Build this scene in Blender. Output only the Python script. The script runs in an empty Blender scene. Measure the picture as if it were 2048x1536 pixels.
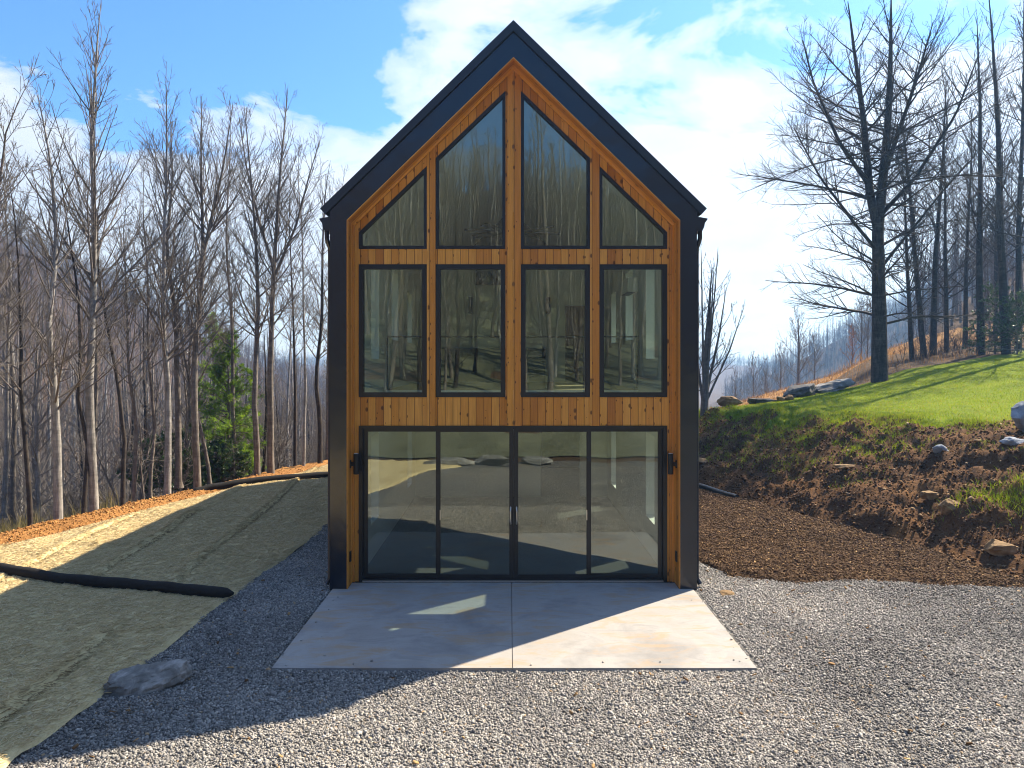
import bpy, math, random
import numpy as np
from mathutils import Vector, Matrix

S = bpy.context.scene
C = S.collection
PI = math.pi
R = math.radians
random.seed(7)

# ------------------------------------------------------------------ camera model
F = 1435.0           # focal length in photo pixels
VX, VY = 1017.0, 722.0
CH = 3.46            # camera height above the slab

def at(px, py, Y):   # photo pixel at distance Y -> point
    return Vector(((px - VX) / F * Y, Y, CH - (py - VY) / F * Y))

cam = bpy.data.cameras.new('camera')
cam.sensor_width = 36.0
cam.lens = 36.0 * F / 2048.0
cam.shift_x = (1024 - VX) / 2048.0
cam.shift_y = -(768 - VY) / 2048.0
cam.clip_start = 0.1
cam.clip_end = 5000
co = bpy.data.objects.new('camera', cam)
C.objects.link(co)
co.location = (0, 0, CH)
co.rotation_euler = (PI / 2, 0, 0)
S.camera = co

# ------------------------------------------------------------------ noise
def _hash(ix, iy, seed):
    h = (ix.astype(np.int64) * 374761393 + iy.astype(np.int64) * 668265263 + seed * 1442695041) & 0xFFFFFFFF
    h = ((h ^ (h >> 13)) * 1274126177) & 0xFFFFFFFF
    h = h ^ (h >> 16)
    return (h & 0xFFFF) / 65535.0

def vnoise(x, y, seed=0):
    x = np.asarray(x, float); y = np.asarray(y, float)
    ix = np.floor(x); iy = np.floor(y)
    fx = x - ix; fy = y - iy
    fx = fx * fx * (3 - 2 * fx); fy = fy * fy * (3 - 2 * fy)
    a = _hash(ix, iy, seed); b = _hash(ix + 1, iy, seed)
    c = _hash(ix, iy + 1, seed); d = _hash(ix + 1, iy + 1, seed)
    return (a + (b - a) * fx) * (1 - fy) + (c + (d - c) * fx) * fy - 0.5

def fbm(x, y, oct=4, seed=0, gain=0.5):
    t = 0; a = 1.0
    for o in range(oct):
        t = t + a * vnoise(x * 2 ** o + 17.3 * o, y * 2 ** o - 9.1 * o, seed + o)
        a *= gain
    return t

def softplus(x, k=1.0):
    return np.logaddexp(0, np.asarray(x, float) / k) * k

def smax(a, b, k=1.0):
    return b + softplus(a - b, k)

# ------------------------------------------------------------------ terrain heights
EL_Y = [-20, 0, 7, 13.5, 18, 24.5, 28, 31, 60]
EL_X = [-16, -13, -11.6, -9.6, -8.2, -6.1, -4.4, -2, 14]
def edge_left(Y): return np.interp(Y, EL_Y, EL_X)
RB_Y = [-6, -1.2, 0, 3, 6.3, 7.4, 10.6, 15, 24, 30]
RB_X = [-1.0, -1.6, -2.5, -3.4, -4.28, -4.2, -4.05, -3.8, -3.6, -3.4]
def straw_right(Y): return np.interp(Y, RB_Y, RB_X) + 0.10 * vnoise(np.asarray(Y) * 1.3, 0.5, 3) + 0.05 * vnoise(np.asarray(Y) * 5, 0.5, 4)

FO = np.array([8.3, 11.6]); FT = np.array([-.371, .928]); FN = np.array([.928, .371])
def us_of(X, Y):
    dx = X - FO[0]; dy = Y - FO[1]
    return dx * FT[0] + dy * FT[1], dx * FN[0] + dy * FN[1]
def xy_of(u, s):
    return FO[0] + u * FT[0] + s * FN[0], FO[1] + u * FT[1] + s * FN[1]
def lawn_z(X, Y, fine=True):
    u, s = us_of(X, Y)
    sp = softplus(s, .25)
    b = .5 * sp
    t = 1.8 + .1 * (s - 3.6)
    z = t - softplus(t - b, .12)
    Yc = 25 + .48 * (X - 6.7) + 1.7 * softplus(X - 15, 1.0)
    z = z - .26 * softplus(Y - Yc, 1.0)
    if fine:
        w = np.clip(s / .6, 0, 1) * np.clip((6.0 - s) / 2.5, .12, 1)
        z = z + w * (.30 * fbm(X * .9, Y * .9, 3, 21) + .22 * fbm(X * 2.6, Y * 2.6, 4, 33, .6) + .10 * np.abs(fbm(X * 7, Y * 7, 3, 5)))
        g = np.exp(-((s + .15) / .35) ** 2)          # little washed gully along the foot
        z = z - .16 * g * np.clip((u - 1) / 2, 0, 1)
        z = z + .05 * fbm(X * .5, Y * .5, 3, 8) * np.clip(s / 4, 0, 1)
    return z

def ground_z(X, Y):
    X = np.asarray(X, float); Y = np.asarray(Y, float)
    zl = -9 + .50 * softplus(-X - 41, 5) - .45 * softplus(Y - 195, 8)
    zr = -.4 + .33 * (X - 17.7)
    zr = zr - .5 * softplus(Y - 62 - 1.0 * softplus(X - 34, 3), 2)
    za = 4.5 + .50 * (X - 97) - .12 * np.maximum(0, 250 - Y) - .5 * softplus(Y - 250, 8)
    zb = -2 + 9 * fbm(X / 90, Y / 300, 3, 44) - .1 * np.abs(600 - Y)
    zmin = -9 - 6 * np.clip((Y - 100) / 200, 0, 1)
    base = smax(smax(smax(zl, zr, .8), smax(za, zb, 3), 2), zmin, 1.5)
    e = np.maximum(edge_left(Y) - 1.5 - X, (Y - 33) * .8)
    e = np.maximum(e, -3)
    near = -.16 - .42 * softplus(e, .5)
    near = np.where(X > 9, near - .3 * softplus(X - 12, 1), near)
    z = smax(base, near, .25)
    # hillside behind the camera
    zb2 = -.1 + .55 * softplus(-Y - 2.6, .35)
    zb2 = np.where(Y < -5, zb2 - .25 * (-Y - 5), zb2)
    z = np.where(Y < 0, np.maximum(z, zb2), z)
    amp = np.clip((np.abs(X) + np.abs(Y) - 30) / 60, 0, 1)
    z = z + amp * 1.6 * fbm(X / 14, Y / 14, 3, 9)
    return z

# ------------------------------------------------------------------ object helpers
def tag(o, label=None, cat=None, group=None, kind=None):
    if label: o['label'] = label
    if cat: o['category'] = cat
    if group: o['group'] = group
    if kind: o['kind'] = kind
    return o

def empty(name, loc, label=None, cat=None, group=None, rotz=0.0):
    o = bpy.data.objects.new(name, None)
    C.objects.link(o)
    o.location = loc
    o.rotation_euler = (0, 0, rotz)
    o.empty_display_size = .2
    return tag(o, label, cat, group)

def link(name, me, parent=None, loc=None):
    o = bpy.data.objects.new(name, me)
    C.objects.link(o)
    if parent is not None: o.parent = parent
    if loc is not None: o.location = loc
    return o

def np_mesh(name, V, Fc, mat, smooth=False, tone=None):
    V = np.ascontiguousarray(V, np.float32); Fc = np.ascontiguousarray(Fc, np.int32)
    me = bpy.data.meshes.new(name)
    n, k = Fc.shape
    me.vertices.add(len(V)); me.vertices.foreach_set('co', V.ravel())
    me.loops.add(n * k); me.loops.foreach_set('vertex_index', Fc.ravel())
    me.polygons.add(n); me.polygons.foreach_set('loop_start', np.arange(0, n * k, k, dtype=np.int32))
    if smooth: me.polygons.foreach_set('use_smooth', np.ones(n, bool))
    if tone is not None:
        a = me.attributes.new('tone', 'FLOAT', 'FACE'); a.data.foreach_set('value', np.ascontiguousarray(tone, np.float32))
    me.update(calc_edges=True)
    if mat is not None: me.materials.append(mat)
    return me

class MB:
    """collects boxes, prisms and tubes for one mesh object; uv runs in metres, v along the grain"""
    def __init__(self, grain=(0, 0, 1)):
        self.v = []; self.f = []; self.uv = []; self.grain = Vector(grain).normalized()
    def face(self, pts, grain=None):
        g = Vector(grain).normalized() if grain is not None else self.grain
        pts = [Vector(p) for p in pts]
        n = Vector((0, 0, 0))
        for a, b in zip(pts, pts[1:] + pts[:1]): n += a.cross(b)
        n.normalize()
        ac = n.cross(g)
        if ac.length < .2:
            g = Vector((1, 0, 0)) if abs(n.x) < .8 else Vector((0, 1, 0)); ac = n.cross(g)
        ac.normalize()
        i = len(self.v)
        self.v += pts; self.f.append(list(range(i, i + len(pts))))
        self.uv += [(p.dot(ac), p.dot(g)) for p in pts]
    def box(self, x0, x1, y0, y1, z0, z1, grain=None):
        p = lambda x, y, z: (x, y, z)
        self.face([p(x0,y0,z0), p(x1,y0,z0), p(x1,y0,z1), p(x0,y0,z1)], grain)
        self.face([p(x1,y1,z0), p(x0,y1,z0), p(x0,y1,z1), p(x1,y1,z1)], grain)
        self.face([p(x0,y1,z0), p(x0,y0,z0), p(x0,y0,z1), p(x0,y1,z1)], grain)
        self.face([p(x1,y0,z0), p(x1,y1,z0), p(x1,y1,z1), p(x1,y0,z1)], grain)
        self.face([p(x0,y0,z1), p(x1,y0,z1), p(x1,y1,z1), p(x0,y1,z1)], grain)
        self.face([p(x0,y1,z0), p(x1,y1,z0), p(x1,y0,z0), p(x0,y0,z0)], grain)
        return self
    def prism(self, poly, y0, y1, grain=None):      # poly (x,z) counter-clockwise seen from -Y
        n = len(poly)
        self.face([(x, y0, z) for x, z in poly], grain)
        self.face([(x, y1, z) for x, z in reversed(poly)], grain)
        for i in range(n):
            (xa, za), (xb, zb) = poly[i], poly[(i + 1) % n]
            self.face([(xb, y0, zb), (xa, y0, za), (xa, y1, za), (xb, y1, zb)], grain)
        return self
    def ring(self, outer, inner, y0, y1, closed=True, grains=None):
        n = len(outer); m = n if closed else n - 1
        for i in range(m):
            a, b = outer[i], outer[(i + 1) % n]; c, d = inner[i], inner[(i + 1) % n]
            g = Vector((b[0] - a[0], 0, b[1] - a[1]))
            P = lambda q, y: (q[0], y, q[1])
            self.face([P(a,y0), P(b,y0), P(d,y0), P(c,y0)], g)
            self.face([P(b,y1), P(a,y1), P(c,y1), P(d,y1)], g)
            self.face([P(b,y0), P(a,y0), P(a,y1), P(b,y1)], g)
            self.face([P(c,y0), P(d,y0), P(d,y1), P(c,y1)], g)
        if not closed:
            for i in (0, n - 1):
                a, c = outer[i], inner[i]
                self.face([(a[0],y0,a[1]), (c[0],y0,c[1]), (c[0],y1,c[1]), (a[0],y1,a[1])])
        return self
    def tube(self, pts, r, n=10, caps=True):
        pts = [Vector(p) for p in pts]
        rs = r if isinstance(r, (list, tuple)) else [r] * len(pts)
        T0 = (pts[-1] - pts[0]).normalized()
        ref = Vector((0, 0, 1)) if abs(T0.z) < .8 else Vector((1, 0, 0))
        rings = []
        for i, p in enumerate(pts):
            t = (pts[min(i + 1, len(pts) - 1)] - pts[max(i - 1, 0)]).normalized()
            a = t.cross(ref).normalized(); b = t.cross(a)
            rings.append([p + (a * math.cos(q) + b * math.sin(q)) * rs[i] for q in [2 * PI * k / n for k in range(n)]])
        for r0, r1 in zip(rings, rings[1:]):
            for k in range(n):
                self.face([r0[k], r1[k], r1[(k + 1) % n], r0[(k + 1) % n]])
        if caps:
            self.face(rings[0]); self.face(list(reversed(rings[-1])))
        return self
    def build(self, name, mat, parent=None, smooth=False, origin=None, bevel=0):
        me = bpy.data.meshes.new(name)
        o = Vector(origin) if origin is not None else Vector((0, 0, 0))
        me.from_pydata([tuple(p - o) for p in self.v], [], self.f)
        uv = me.uv_layers.new(name='UVMap')
        flat = np.array(self.uv, np.float32).ravel()
        uv.data.foreach_set('uv', flat)
        if smooth or bevel:
            import bmesh
            bm = bmesh.new(); bm.from_mesh(me); bmesh.ops.remove_doubles(bm, verts=bm.verts, dist=1e-5)
            bmesh.ops.recalc_face_normals(bm, faces=bm.faces)
            if bevel:
                bmesh.ops.bevel(bm, geom=[e for e in bm.edges if len(e.link_faces) == 2 and e.calc_face_angle() > .5], offset=bevel, segments=2, affect='EDGES', profile=.5)
            bm.to_mesh(me); bm.free()
            if smooth:
                for p in me.polygons: p.use_smooth = True
                me.set_sharp_from_angle(angle=R(40))
        me.materials.append(mat)
        ob = link(name, me, parent)
        if origin is not None and parent is None: ob.location = origin
        return ob

def inset(poly, d):
    n = len(poly); out = []
    for i in range(n):
        p0, p1, p2 = Vector(poly[i - 1]), Vector(poly[i]), Vector(poly[(i + 1) % n])
        e1 = (p1 - p0).normalized(); e2 = (p2 - p1).normalized()
        n1 = Vector((-e1.y, e1.x)); n2 = Vector((-e2.y, e2.x))
        k = (n1 + n2); k = k / max(.15, k.dot(n1))
        out.append(tuple(p1 + k * d))
    return out

# ------------------------------------------------------------------ materials
class NT:
    def __init__(self, tree): self.t = tree
    def n(self, typ, **kw):
        nd = self.t.nodes.new(typ)
        for k, v in kw.items():
            if k.startswith('i_'):
                key = k[2:]
                key = int(key) if key.isdigit() else key.replace('_', ' ')
                s = nd.inputs[key]
                if isinstance(v, bpy.types.NodeSocket): self.t.links.new(v, s)
                else: s.default_value = v
            else: setattr(nd, k, v)
        return nd
    def l(self, a, b): self.t.links.new(a, b)
    def math(self, op, a, b=None, c=None, clamp=False):
        nd = self.t.nodes.new('ShaderNodeMath'); nd.operation = op; nd.use_clamp = clamp
        for i, v in enumerate((a, b, c)):
            if v is None: continue
            if isinstance(v, bpy.types.NodeSocket): self.t.links.new(v, nd.inputs[i])
            else: nd.inputs[i].default_value = v
        return nd.outputs[0]
    def mix(self, fac, a, b, blend='MIX'):
        nd = self.t.nodes.new('ShaderNodeMix'); nd.data_type = 'RGBA'; nd.blend_type = blend
        for idx, v in ((0, fac), (6, a), (7, b)):
            if isinstance(v, bpy.types.NodeSocket): self.t.links.new(v, nd.inputs[idx])
            else: nd.inputs[idx].default_value = v if not isinstance(v, tuple) else (*v[:3], 1)
        return nd.outputs[2]
    def ramp(self, fac, stops, interp='LINEAR'):
        nd = self.t.nodes.new('ShaderNodeValToRGB'); cr = nd.color_ramp; cr.interpolation = interp
        while len(cr.elements) < len(stops): cr.elements.new(.5)
        for e, (p, c) in zip(cr.elements, stops):
            e.position = p; e.color = (*c, 1) if len(c) == 3 else c
        self.t.links.new(fac, nd.inputs[0]); return nd.outputs[0]
    def noise(self, vec, scale, detail=4, rough=.55, dist=0.0):
        nd = self.t.nodes.new('ShaderNodeTexNoise')
        if vec is not None: self.t.links.new(vec, nd.inputs['Vector'])
        nd.inputs['Scale'].default_value = scale; nd.inputs['Detail'].default_value = detail
        nd.inputs['Roughness'].default_value = rough; nd.inputs['Distortion'].default_value = dist
        return nd
    def mapping(self, vec, scale=(1, 1, 1), rot=(0, 0, 0)):
        nd = self.t.nodes.new('ShaderNodeMapping'); self.t.links.new(vec, nd.inputs[0])
        nd.inputs['Scale'].default_value = scale; nd.inputs['Rotation'].default_value = rot
        return nd.outputs[0]
    def bump(self, h, strength=.5, dist=.02, normal=None):
        nd = self.t.nodes.new('ShaderNodeBump'); self.t.links.new(h, nd.inputs['Height'])
        nd.inputs['Strength'].default_value = strength; nd.inputs['Distance'].default_value = dist
        if normal is not None: self.t.links.new(normal, nd.inputs['Normal'])
        return nd.outputs[0]

def mat(name):
    m = bpy.data.materials.new(name); m.use_nodes = True
    t = NT(m.node_tree); b = m.node_tree.nodes['Principled BSDF']
    return m, t, b

def setp(b, color=None, rough=None, metal=None, spec=None, t=None, normal=None):
    def put(key, v):
        if v is None: return
        s = b.inputs[key]
        if isinstance(v, bpy.types.NodeSocket): t.l(v, s)
        elif isinstance(v, tuple): s.default_value = (*v[:3], 1)
        else: s.default_value = v
    put('Base Color', color); put('Roughness', rough); put('Metallic', metal); put('Specular IOR Level', spec); put('Normal', normal)

def simple(name, color, rough=.6, metal=0, spec=.5, var=.12, scale=6, bump=0, bscale=30):
    m, t, b = mat(name)
    tc = t.n('ShaderNodeTexCoord').outputs['Object']
    nz = t.noise(tc, scale, 5).outputs[0]
    c = t.mix(nz, tuple(x * (1 - var) for x in color), tuple(min(1, x * (1 + var)) for x in color))
    setp(b, c, rough, metal, spec, t)
    if bump: setp(b, t=t, normal=t.bump(t.noise(tc, bscale, 4).outputs[0], bump, .01))
    return m

M = {}
def m_wood():
    m, t, b = mat('cedar_planks')
    uv = t.n('ShaderNodeUVMap').outputs[0]
    sp = t.n('ShaderNodeSeparateXYZ', i_0=uv)
    u, v = sp.outputs[0], sp.outputs[1]
    W = .121
    q = t.math('DIVIDE', t.math('ADD', u, 50.0), W)
    idn = t.math('FLOOR', q); fr = t.math('FRACT', q)
    wn = t.n('ShaderNodeTexWhiteNoise', noise_dimensions='1D'); t.l(idn, wn.inputs['W'])
    rnd = wn.outputs['Value']
    base = t.ramp(rnd, [(0, (.54, .21, .030)), (.35, (.80, .37, .058)), (.7, (.90, .47, .095)), (1, (.68, .28, .042))])
    off = t.math('MULTIPLY', rnd, 37.0)
    cv = t.n('ShaderNodeCombineXYZ'); t.l(t.math('MULTIPLY', u, 60.0), cv.inputs[0]); t.l(t.math('ADD', t.math('MULTIPLY', v, 2.2), off), cv.inputs[1]); t.l(off, cv.inputs[2])
    g = t.noise(cv.outputs[0], 1.0, 6, .6, .6).outputs[0]
    col = t.mix(t.math('MULTIPLY', t.math('SUBTRACT', g, .35, None, True), 1.3, None, True), base, t.mix(1.0, base, (.52, .42, .34), 'MULTIPLY'))
    # broad tone along the board
    cv2 = t.n('ShaderNodeCombineXYZ'); t.l(t.math('MULTIPLY', u, 9.0), cv2.inputs[0]); t.l(t.math('ADD', v, off), cv2.inputs[1])
    g2 = t.noise(cv2.outputs[0], 1.3, 3).outputs[0]
    col = t.mix(t.math('MULTIPLY', g2, .7), col, t.mix(1.0, col, (.62, .52, .45), 'MULTIPLY'))
    # knots
    kv = t.n('ShaderNodeCombineXYZ'); t.l(t.math('MULTIPLY', u, 8.26), kv.inputs[0]); t.l(t.math('ADD', t.math('MULTIPLY', v, 5.2), off), kv.inputs[1])
    vo = t.n('ShaderNodeTexVoronoi', voronoi_dimensions='2D'); t.l(kv.outputs[0], vo.inputs['Vector']); vo.inputs['Scale'].default_value = 1.0
    sel = t.n('ShaderNodeSeparateColor'); t.l(vo.outputs['Color'], sel.inputs[0])
    size = t.math('MULTIPLY', t.math('SUBTRACT', sel.outputs[0], .42, None, True), .42)
    kn = t.math('SUBTRACT', 1.0, t.math('DIVIDE', vo.outputs['Distance'], t.math('ADD', size, .001)), None, True)
    kn = t.math('MULTIPLY', kn, 2.2, None, True)
    col = t.mix(t.math('MULTIPLY', kn, .75), col, (.05, .016, .005))
    gr = t.math('LESS_THAN', fr, .075)
    grs = t.math('LESS_THAN', wn.outputs['Value'], 1.1)
    col = t.mix(t.math('MULTIPLY', gr, .8), col, (.07, .022, .006))
    setp(b, col, .55, 0, .35, t)
    h = t.math('SUBTRACT', t.math('MULTIPLY', g, .25), gr)
    setp(b, t=t, normal=t.bump(h, .5, .004))
    return m

def m_metal_dark():
    m, t, b = mat('dark_painted_metal')
    tc = t.n('ShaderNodeTexCoord').outputs['Object']
    n1 = t.noise(tc, 1.1, 2, .4, .4).outputs[0]
    n2 = t.noise(tc, 90, 3).outputs[0]
    c = t.mix(n2, (.005, .008, .017), (.010, .014, .027))
    setp(b, c, .22, 0, .7, t)
    n3 = t.noise(t.mapping(tc, (1, 1, .6)), 2.6, 2, .5, .8).outputs[0]
    setp(b, t=t, normal=t.bump(n2, .05, .002, t.bump(t.math('ADD', n1, t.math('MULTIPLY', n3, .25)), .45, .06)))
    return m

def m_roof():
    m, t, b = mat('dark_roof_metal')
    tc = t.n('ShaderNodeTexCoord').outputs['Object']
    n2 = t.noise(tc, 60, 3).outputs[0]
    setp(b, t.mix(n2, (.008, .010, .016), (.016, .019, .027)), .38, 0, .6, t)
    return m

def m_glass(name, tint, refl):
    m = bpy.data.materials.new(name); m.use_nodes = True; nt = m.node_tree; nt.nodes.clear(); t = NT(nt)
    lw = t.n('ShaderNodeLayerWeight', i_Blend=.5)
    f = t.math('ADD', t.math('MULTIPLY', t.math('POWER', lw.outputs['Facing'], 4.0), .7), refl, None, True)
    tr = t.n('ShaderNodeBsdfTransparent', i_Color=(*tint, 1))
    gl = t.n('ShaderNodeBsdfGlossy', i_Color=(.93, 1.0, .95, 1), i_Roughness=0.0)
    tc = t.n('ShaderNodeTexCoord').outputs['Object']
    wob = t.noise(tc, 1.3, 1, .3).outputs[0]
    t.l(t.bump(wob, .12, .02), gl.inputs['Normal'])
    mx = t.n('ShaderNodeMixShader'); t.l(f, mx.inputs[0]); t.l(tr.outputs[0], mx.inputs[1]); t.l(gl.outputs[0], mx.inputs[2])
    o = t.n('ShaderNodeOutputMaterial'); t.l(mx.outputs[0], o.inputs[0])
    return m

def m_concrete():
    m, t, b = mat('broom_finished_concrete')
    tc = t.n('ShaderNodeTexCoord').outputs['Object']
    n1 = t.noise(tc, .9, 5, .6, .5).outputs[0]
    n2 = t.noise(t.mapping(tc, (3, 30, 3)), 3, 5, .65).outputs[0]
    n3 = t.noise(tc, 40, 4, .7).outputs[0]
    n4 = t.noise(t.mapping(tc, (.8, 2.2, 1)), 1.6, 6, .7, .8).outputs[0]
    c = t.ramp(n1, [(.3, (.18, .18, .178)), (.5, (.335, .332, .318)), (.7, (.27, .255, .228))])
    c = t.mix(t.math('MULTIPLY', n2, .35), c, (.30, .29, .28))
    c = t.mix(t.ramp(n4, [(.50, (0, 0, 0)), (.64, (.75, .75, .75))]), c, (.36, .25, .14))
    c = t.mix(t.ramp(n4, [(.30, (.75, .75, .75)), (.45, (0, 0, 0))]), c, (.21, .205, .20))
    c = t.mix(t.math('MULTIPLY', n3, .25), c, (.5, .48, .45))
    sp = t.n('ShaderNodeTexVoronoi'); t.l(tc, sp.inputs['Vector']); sp.inputs['Scale'].default_value = 9
    spk = t.math('LESS_THAN', sp.outputs['Distance'], .035)
    c = t.mix(t.math('MULTIPLY', spk, .7), c, (.05, .045, .04))
    setp(b, c, .85, 0, .3, t)
    setp(b, t=t, normal=t.bump(t.math('ADD', n3, t.math('MULTIPLY', n2, .6)), .35, .004))
    return m

def m_tone(name, stops, rough=.9, spec=.2, nscale=25, nvar=.3, trans=0.0, bump=.3):
    """colour from the per-piece tone attribute plus fine noise"""
    m, t, b = mat(name)
    a = t.n('ShaderNodeAttribute', attribute_name='tone')
    tc = t.n('ShaderNodeTexCoord').outputs['Object']
    nz = t.noise(tc, nscale, 4).outputs[0]
    f = t.math('ADD', a.outputs['Fac'], t.math('MULTIPLY', t.math('SUBTRACT', nz, .5), nvar), None, True)
    c = t.ramp(f, stops)
    setp(b, c, rough, 0, spec, t)
    if bump: setp(b, t=t, normal=t.bump(t.noise(tc, nscale * 3, 3).outputs[0], bump, .01))
    if trans:
        tl = t.n('ShaderNodeBsdfTranslucent'); t.l(c, tl.inputs[0])
        mx = t.n('ShaderNodeMixShader', i_Fac=trans); t.l(b.outputs[0], mx.inputs[1]); t.l(tl.outputs[0], mx.inputs[2])
        t.l(mx.outputs[0], m.node_tree.nodes['Material Output'].inputs[0])
    return m

def m_ground(name, stops, scale=1.0, fine=30.0, bump=.6, bdist=.03, stretch=(1, 1, 1), rough=.95):
    m, t, b = mat(name)
    tc = t.n('ShaderNodeTexCoord').outputs['Object']
    tv = t.mapping(tc, stretch)
    n1 = t.noise(tv, scale, 6, .65, .3).outputs[0]
    n2 = t.noise(tv, fine, 5, .7).outputs[0]
    f = t.math('ADD', t.math('MULTIPLY', n1, .55), t.math('MULTIPLY', n2, .45))
    c = t.ramp(f, stops)
    setp(b, c, rough, 0, .15, t)
    setp(b, t=t, normal=t.bump(t.math('ADD', n2, t.math('MULTIPLY', n1, .6)), bump, bdist))
    return m

def m_gravel():
    m, t, b = mat('crushed_gravel')
    tc = t.n('ShaderNodeTexCoord').outputs['Object']
    vo = t.n('ShaderNodeTexVoronoi'); t.l(tc, vo.inputs['Vector']); vo.inputs['Scale'].default_value = 34
    sc = t.n('ShaderNodeSeparateColor'); t.l(vo.outputs['Color'], sc.inputs[0])
    c = t.ramp(sc.outputs[0], [(0, (.05, .05, .05)), (.3, (.13, .127, .122)), (.7, (.22, .213, .20)), (1, (.36, .345, .32))])
    d = t.ramp(vo.outputs['Distance'], [(.0, (1, 1, 1)), (.75, (.15, .15, .15))])
    c = t.mix(1.0, c, t.ramp(vo.outputs['Distance'], [(.35, (1, 1, 1)), (.8, (.35, .34, .33))]), 'MULTIPLY')
    n1 = t.noise(tc, .7, 4).outputs[0]
    c = t.mix(t.ramp(n1, [(.5, (0, 0, 0)), (.75, (.35, .35, .35))]), c, (.28, .22, .15))
    setp(b, c, .85, 0, .25, t)
    setp(b, t=t, normal=t.bump(d, .9, .02))
    return m

def m_bark(name, a, b_, c_, sx=1.0):
    m, t, b = mat(name)
    tc = t.n('ShaderNodeTexCoord').outputs['Object']
    n1 = t.noise(t.mapping(tc, (14 * sx, 14 * sx, 2.2)), 1, 6, .65, .8).outputs[0]
    n2 = t.noise(t.mapping(tc, (2, 2, 9)), 1, 4, .7).outputs[0]
    f = t.math('ADD', t.math('MULTIPLY', n1, .6), t.math('MULTIPLY', n2, .4))
    c = t.ramp(f, [(.3, a), (.5, b_), (.68, c_)])
    setp(b, c, .9, 0, .2, t)
    setp(b, t=t, normal=t.bump(n1, .8, .03))
    return m

M['wood'] = m_wood()
M['metal'] = m_metal_dark()
M['roof'] = m_roof()
M['frame'] = simple('black_window_frame', (.012, .012, .013), .42, 0, .5, .2, 4)
M['glass'] = m_glass('tinted_window_glass', (.88, .96, .92), .105)
M['door_glass'] = m_glass('door_glass', (.78, .82, .80), .12)
M['concrete'] = m_concrete()
M['steel'] = simple('brushed_steel', (.62, .60, .56), .3, .9, .5, .1, 20)
M['plaster'] = simple('white_plaster', (.74, .74, .71), .9, 0, .2, .05, 3)
M['floor_dark'] = simple('grey_interior_floor', (.085, .084, .082), .4, 0, .4, .15, 2)
M['floor_wood'] = simple('upper_floor_boards', (.28, .20, .12), .5, 0, .4, .2, 3)
M['black'] = simple('matte_black', (.012, .012, .012), .5, 0, .4, .1, 8)
M['lens'] = simple('frosted_lens', (.75, .74, .70), .3, 0, .5, .03, 8)
M['brown_door'] = simple('brown_timber_door', (.16, .06, .02), .5, 0, .4, .25, 5)
M['white'] = simple('white_enamel', (.75, .76, .75), .4, 0, .5, .03, 5)
M['counter'] = simple('pale_counter', (.42, .44, .44), .4, 0, .5, .08, 4)
M['cabinet'] = simple('dark_cabinet', (.03, .032, .033), .5, 0, .4, .1, 4)
M['stone_chip'] = m_tone('gravel_chips', [(0, (.045, .044, .044)), (.28, (.15, .144, .135)), (.62, (.29, .278, .255)), (.9, (.48, .455, .41)), (1, (.38, .27, .15))], .8, .3, 60, .25)
M['straw'] = m_ground('straw_blanket', [(.25, (.34, .26, .13)), (.5, (.65, .53, .28)), (.75, (.80, .69, .42))], 1.2, 26, .8, .02, (3.2, .8, 1))
M['straw_fibre'] = m_tone('straw_fibres', [(0, (.20, .13, .06)), (.3, (.50, .39, .20)), (.55, (.68, .55, .29)), (1, (.86, .75, .50))], .8, .3, 8, .3, .2, 0)
M['clay'] = m_ground('orange_clay', [(.3, (.17, .075, .022)), (.5, (.36, .175, .055)), (.7, (.50, .28, .10))], .9, 18, .9, .06)
M["soil"] = m_ground('dug_brown_soil', [(.28, (.026, .013, .006)), (.5, (.11, .054, .022)), (.72, (.23, .122, .05))], 1.3, 22, 1.0, .06)
M['gravel'] = m_gravel()
def add_patches(m, scale, col, lo, hi, amt):
    t = NT(m.node_tree); bs = m.node_tree.nodes['Principled BSDF']
    src = bs.inputs['Base Color'].links[0].from_socket
    tc = t.n('ShaderNodeTexCoord').outputs['Object']
    n = t.noise(tc, scale, 5, .6, .6).outputs[0]
    f = t.ramp(n, [(lo, (0, 0, 0)), (hi, (amt, amt, amt))])
    t.l(t.mix(f, src, col), bs.inputs['Base Color'])
add_patches(M['soil'], .55, (.24, .12, .042), .48, .66, .8)
add_patches(M['gravel'], .45, (.26, .19, .115), .54, .72, .5)
add_patches(M['straw'], .8, (.36, .25, .11), .5, .7, .5)
M['clod'] = m_tone('soil_crumbs', [(0, (.05, .027, .013)), (.5, (.125, .067, .029)), (.85, (.23, .135, .062)), (1, (.36, .26, .16))], .95, .1, 30, .3)
M['mulch'] = m_ground('bark_mulch', [(.3, (.025, .014, .008)), (.5, (.082, .046, .022)), (.7, (.16, .094, .044))], 1.1, 24, 1.0, .04)
M['mulch_chip'] = m_tone('mulch_chips', [(0, (.025, .014, .008)), (.5, (.10, .056, .026)), (.85, (.23, .14, .066)), (1, (.42, .28, .13))], .9, .15, 20, .3)
M['lawn'] = m_ground('lawn_turf', [(.3, (.05, .065, .006)), (.5, (.14, .20, .006)), (.72, (.24, .28, .01))], .8, 16, .9, .05)
M['blade'] = m_tone('grass_blades', [(0, (.085, .115, .005)), (.45, (.23, .33, .004)), (.8, (.38, .44, .008)), (1, (.44, .34, .09))], .6, .3, 3, .4, .45, 0)
M['weed'] = m_tone('dry_weeds', [(0, (.09, .09, .03)), (.5, (.24, .21, .08)), (1, (.42, .34, .17))], .7, .2, 3, .4, .4, 0)
M['ground'] = m_ground('leaf_litter', [(.28, (.035, .022, .013)), (.5, (.095, .06, .034)), (.72, (.18, .12, .065))], .35, 6, 1.0, .15)
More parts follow.
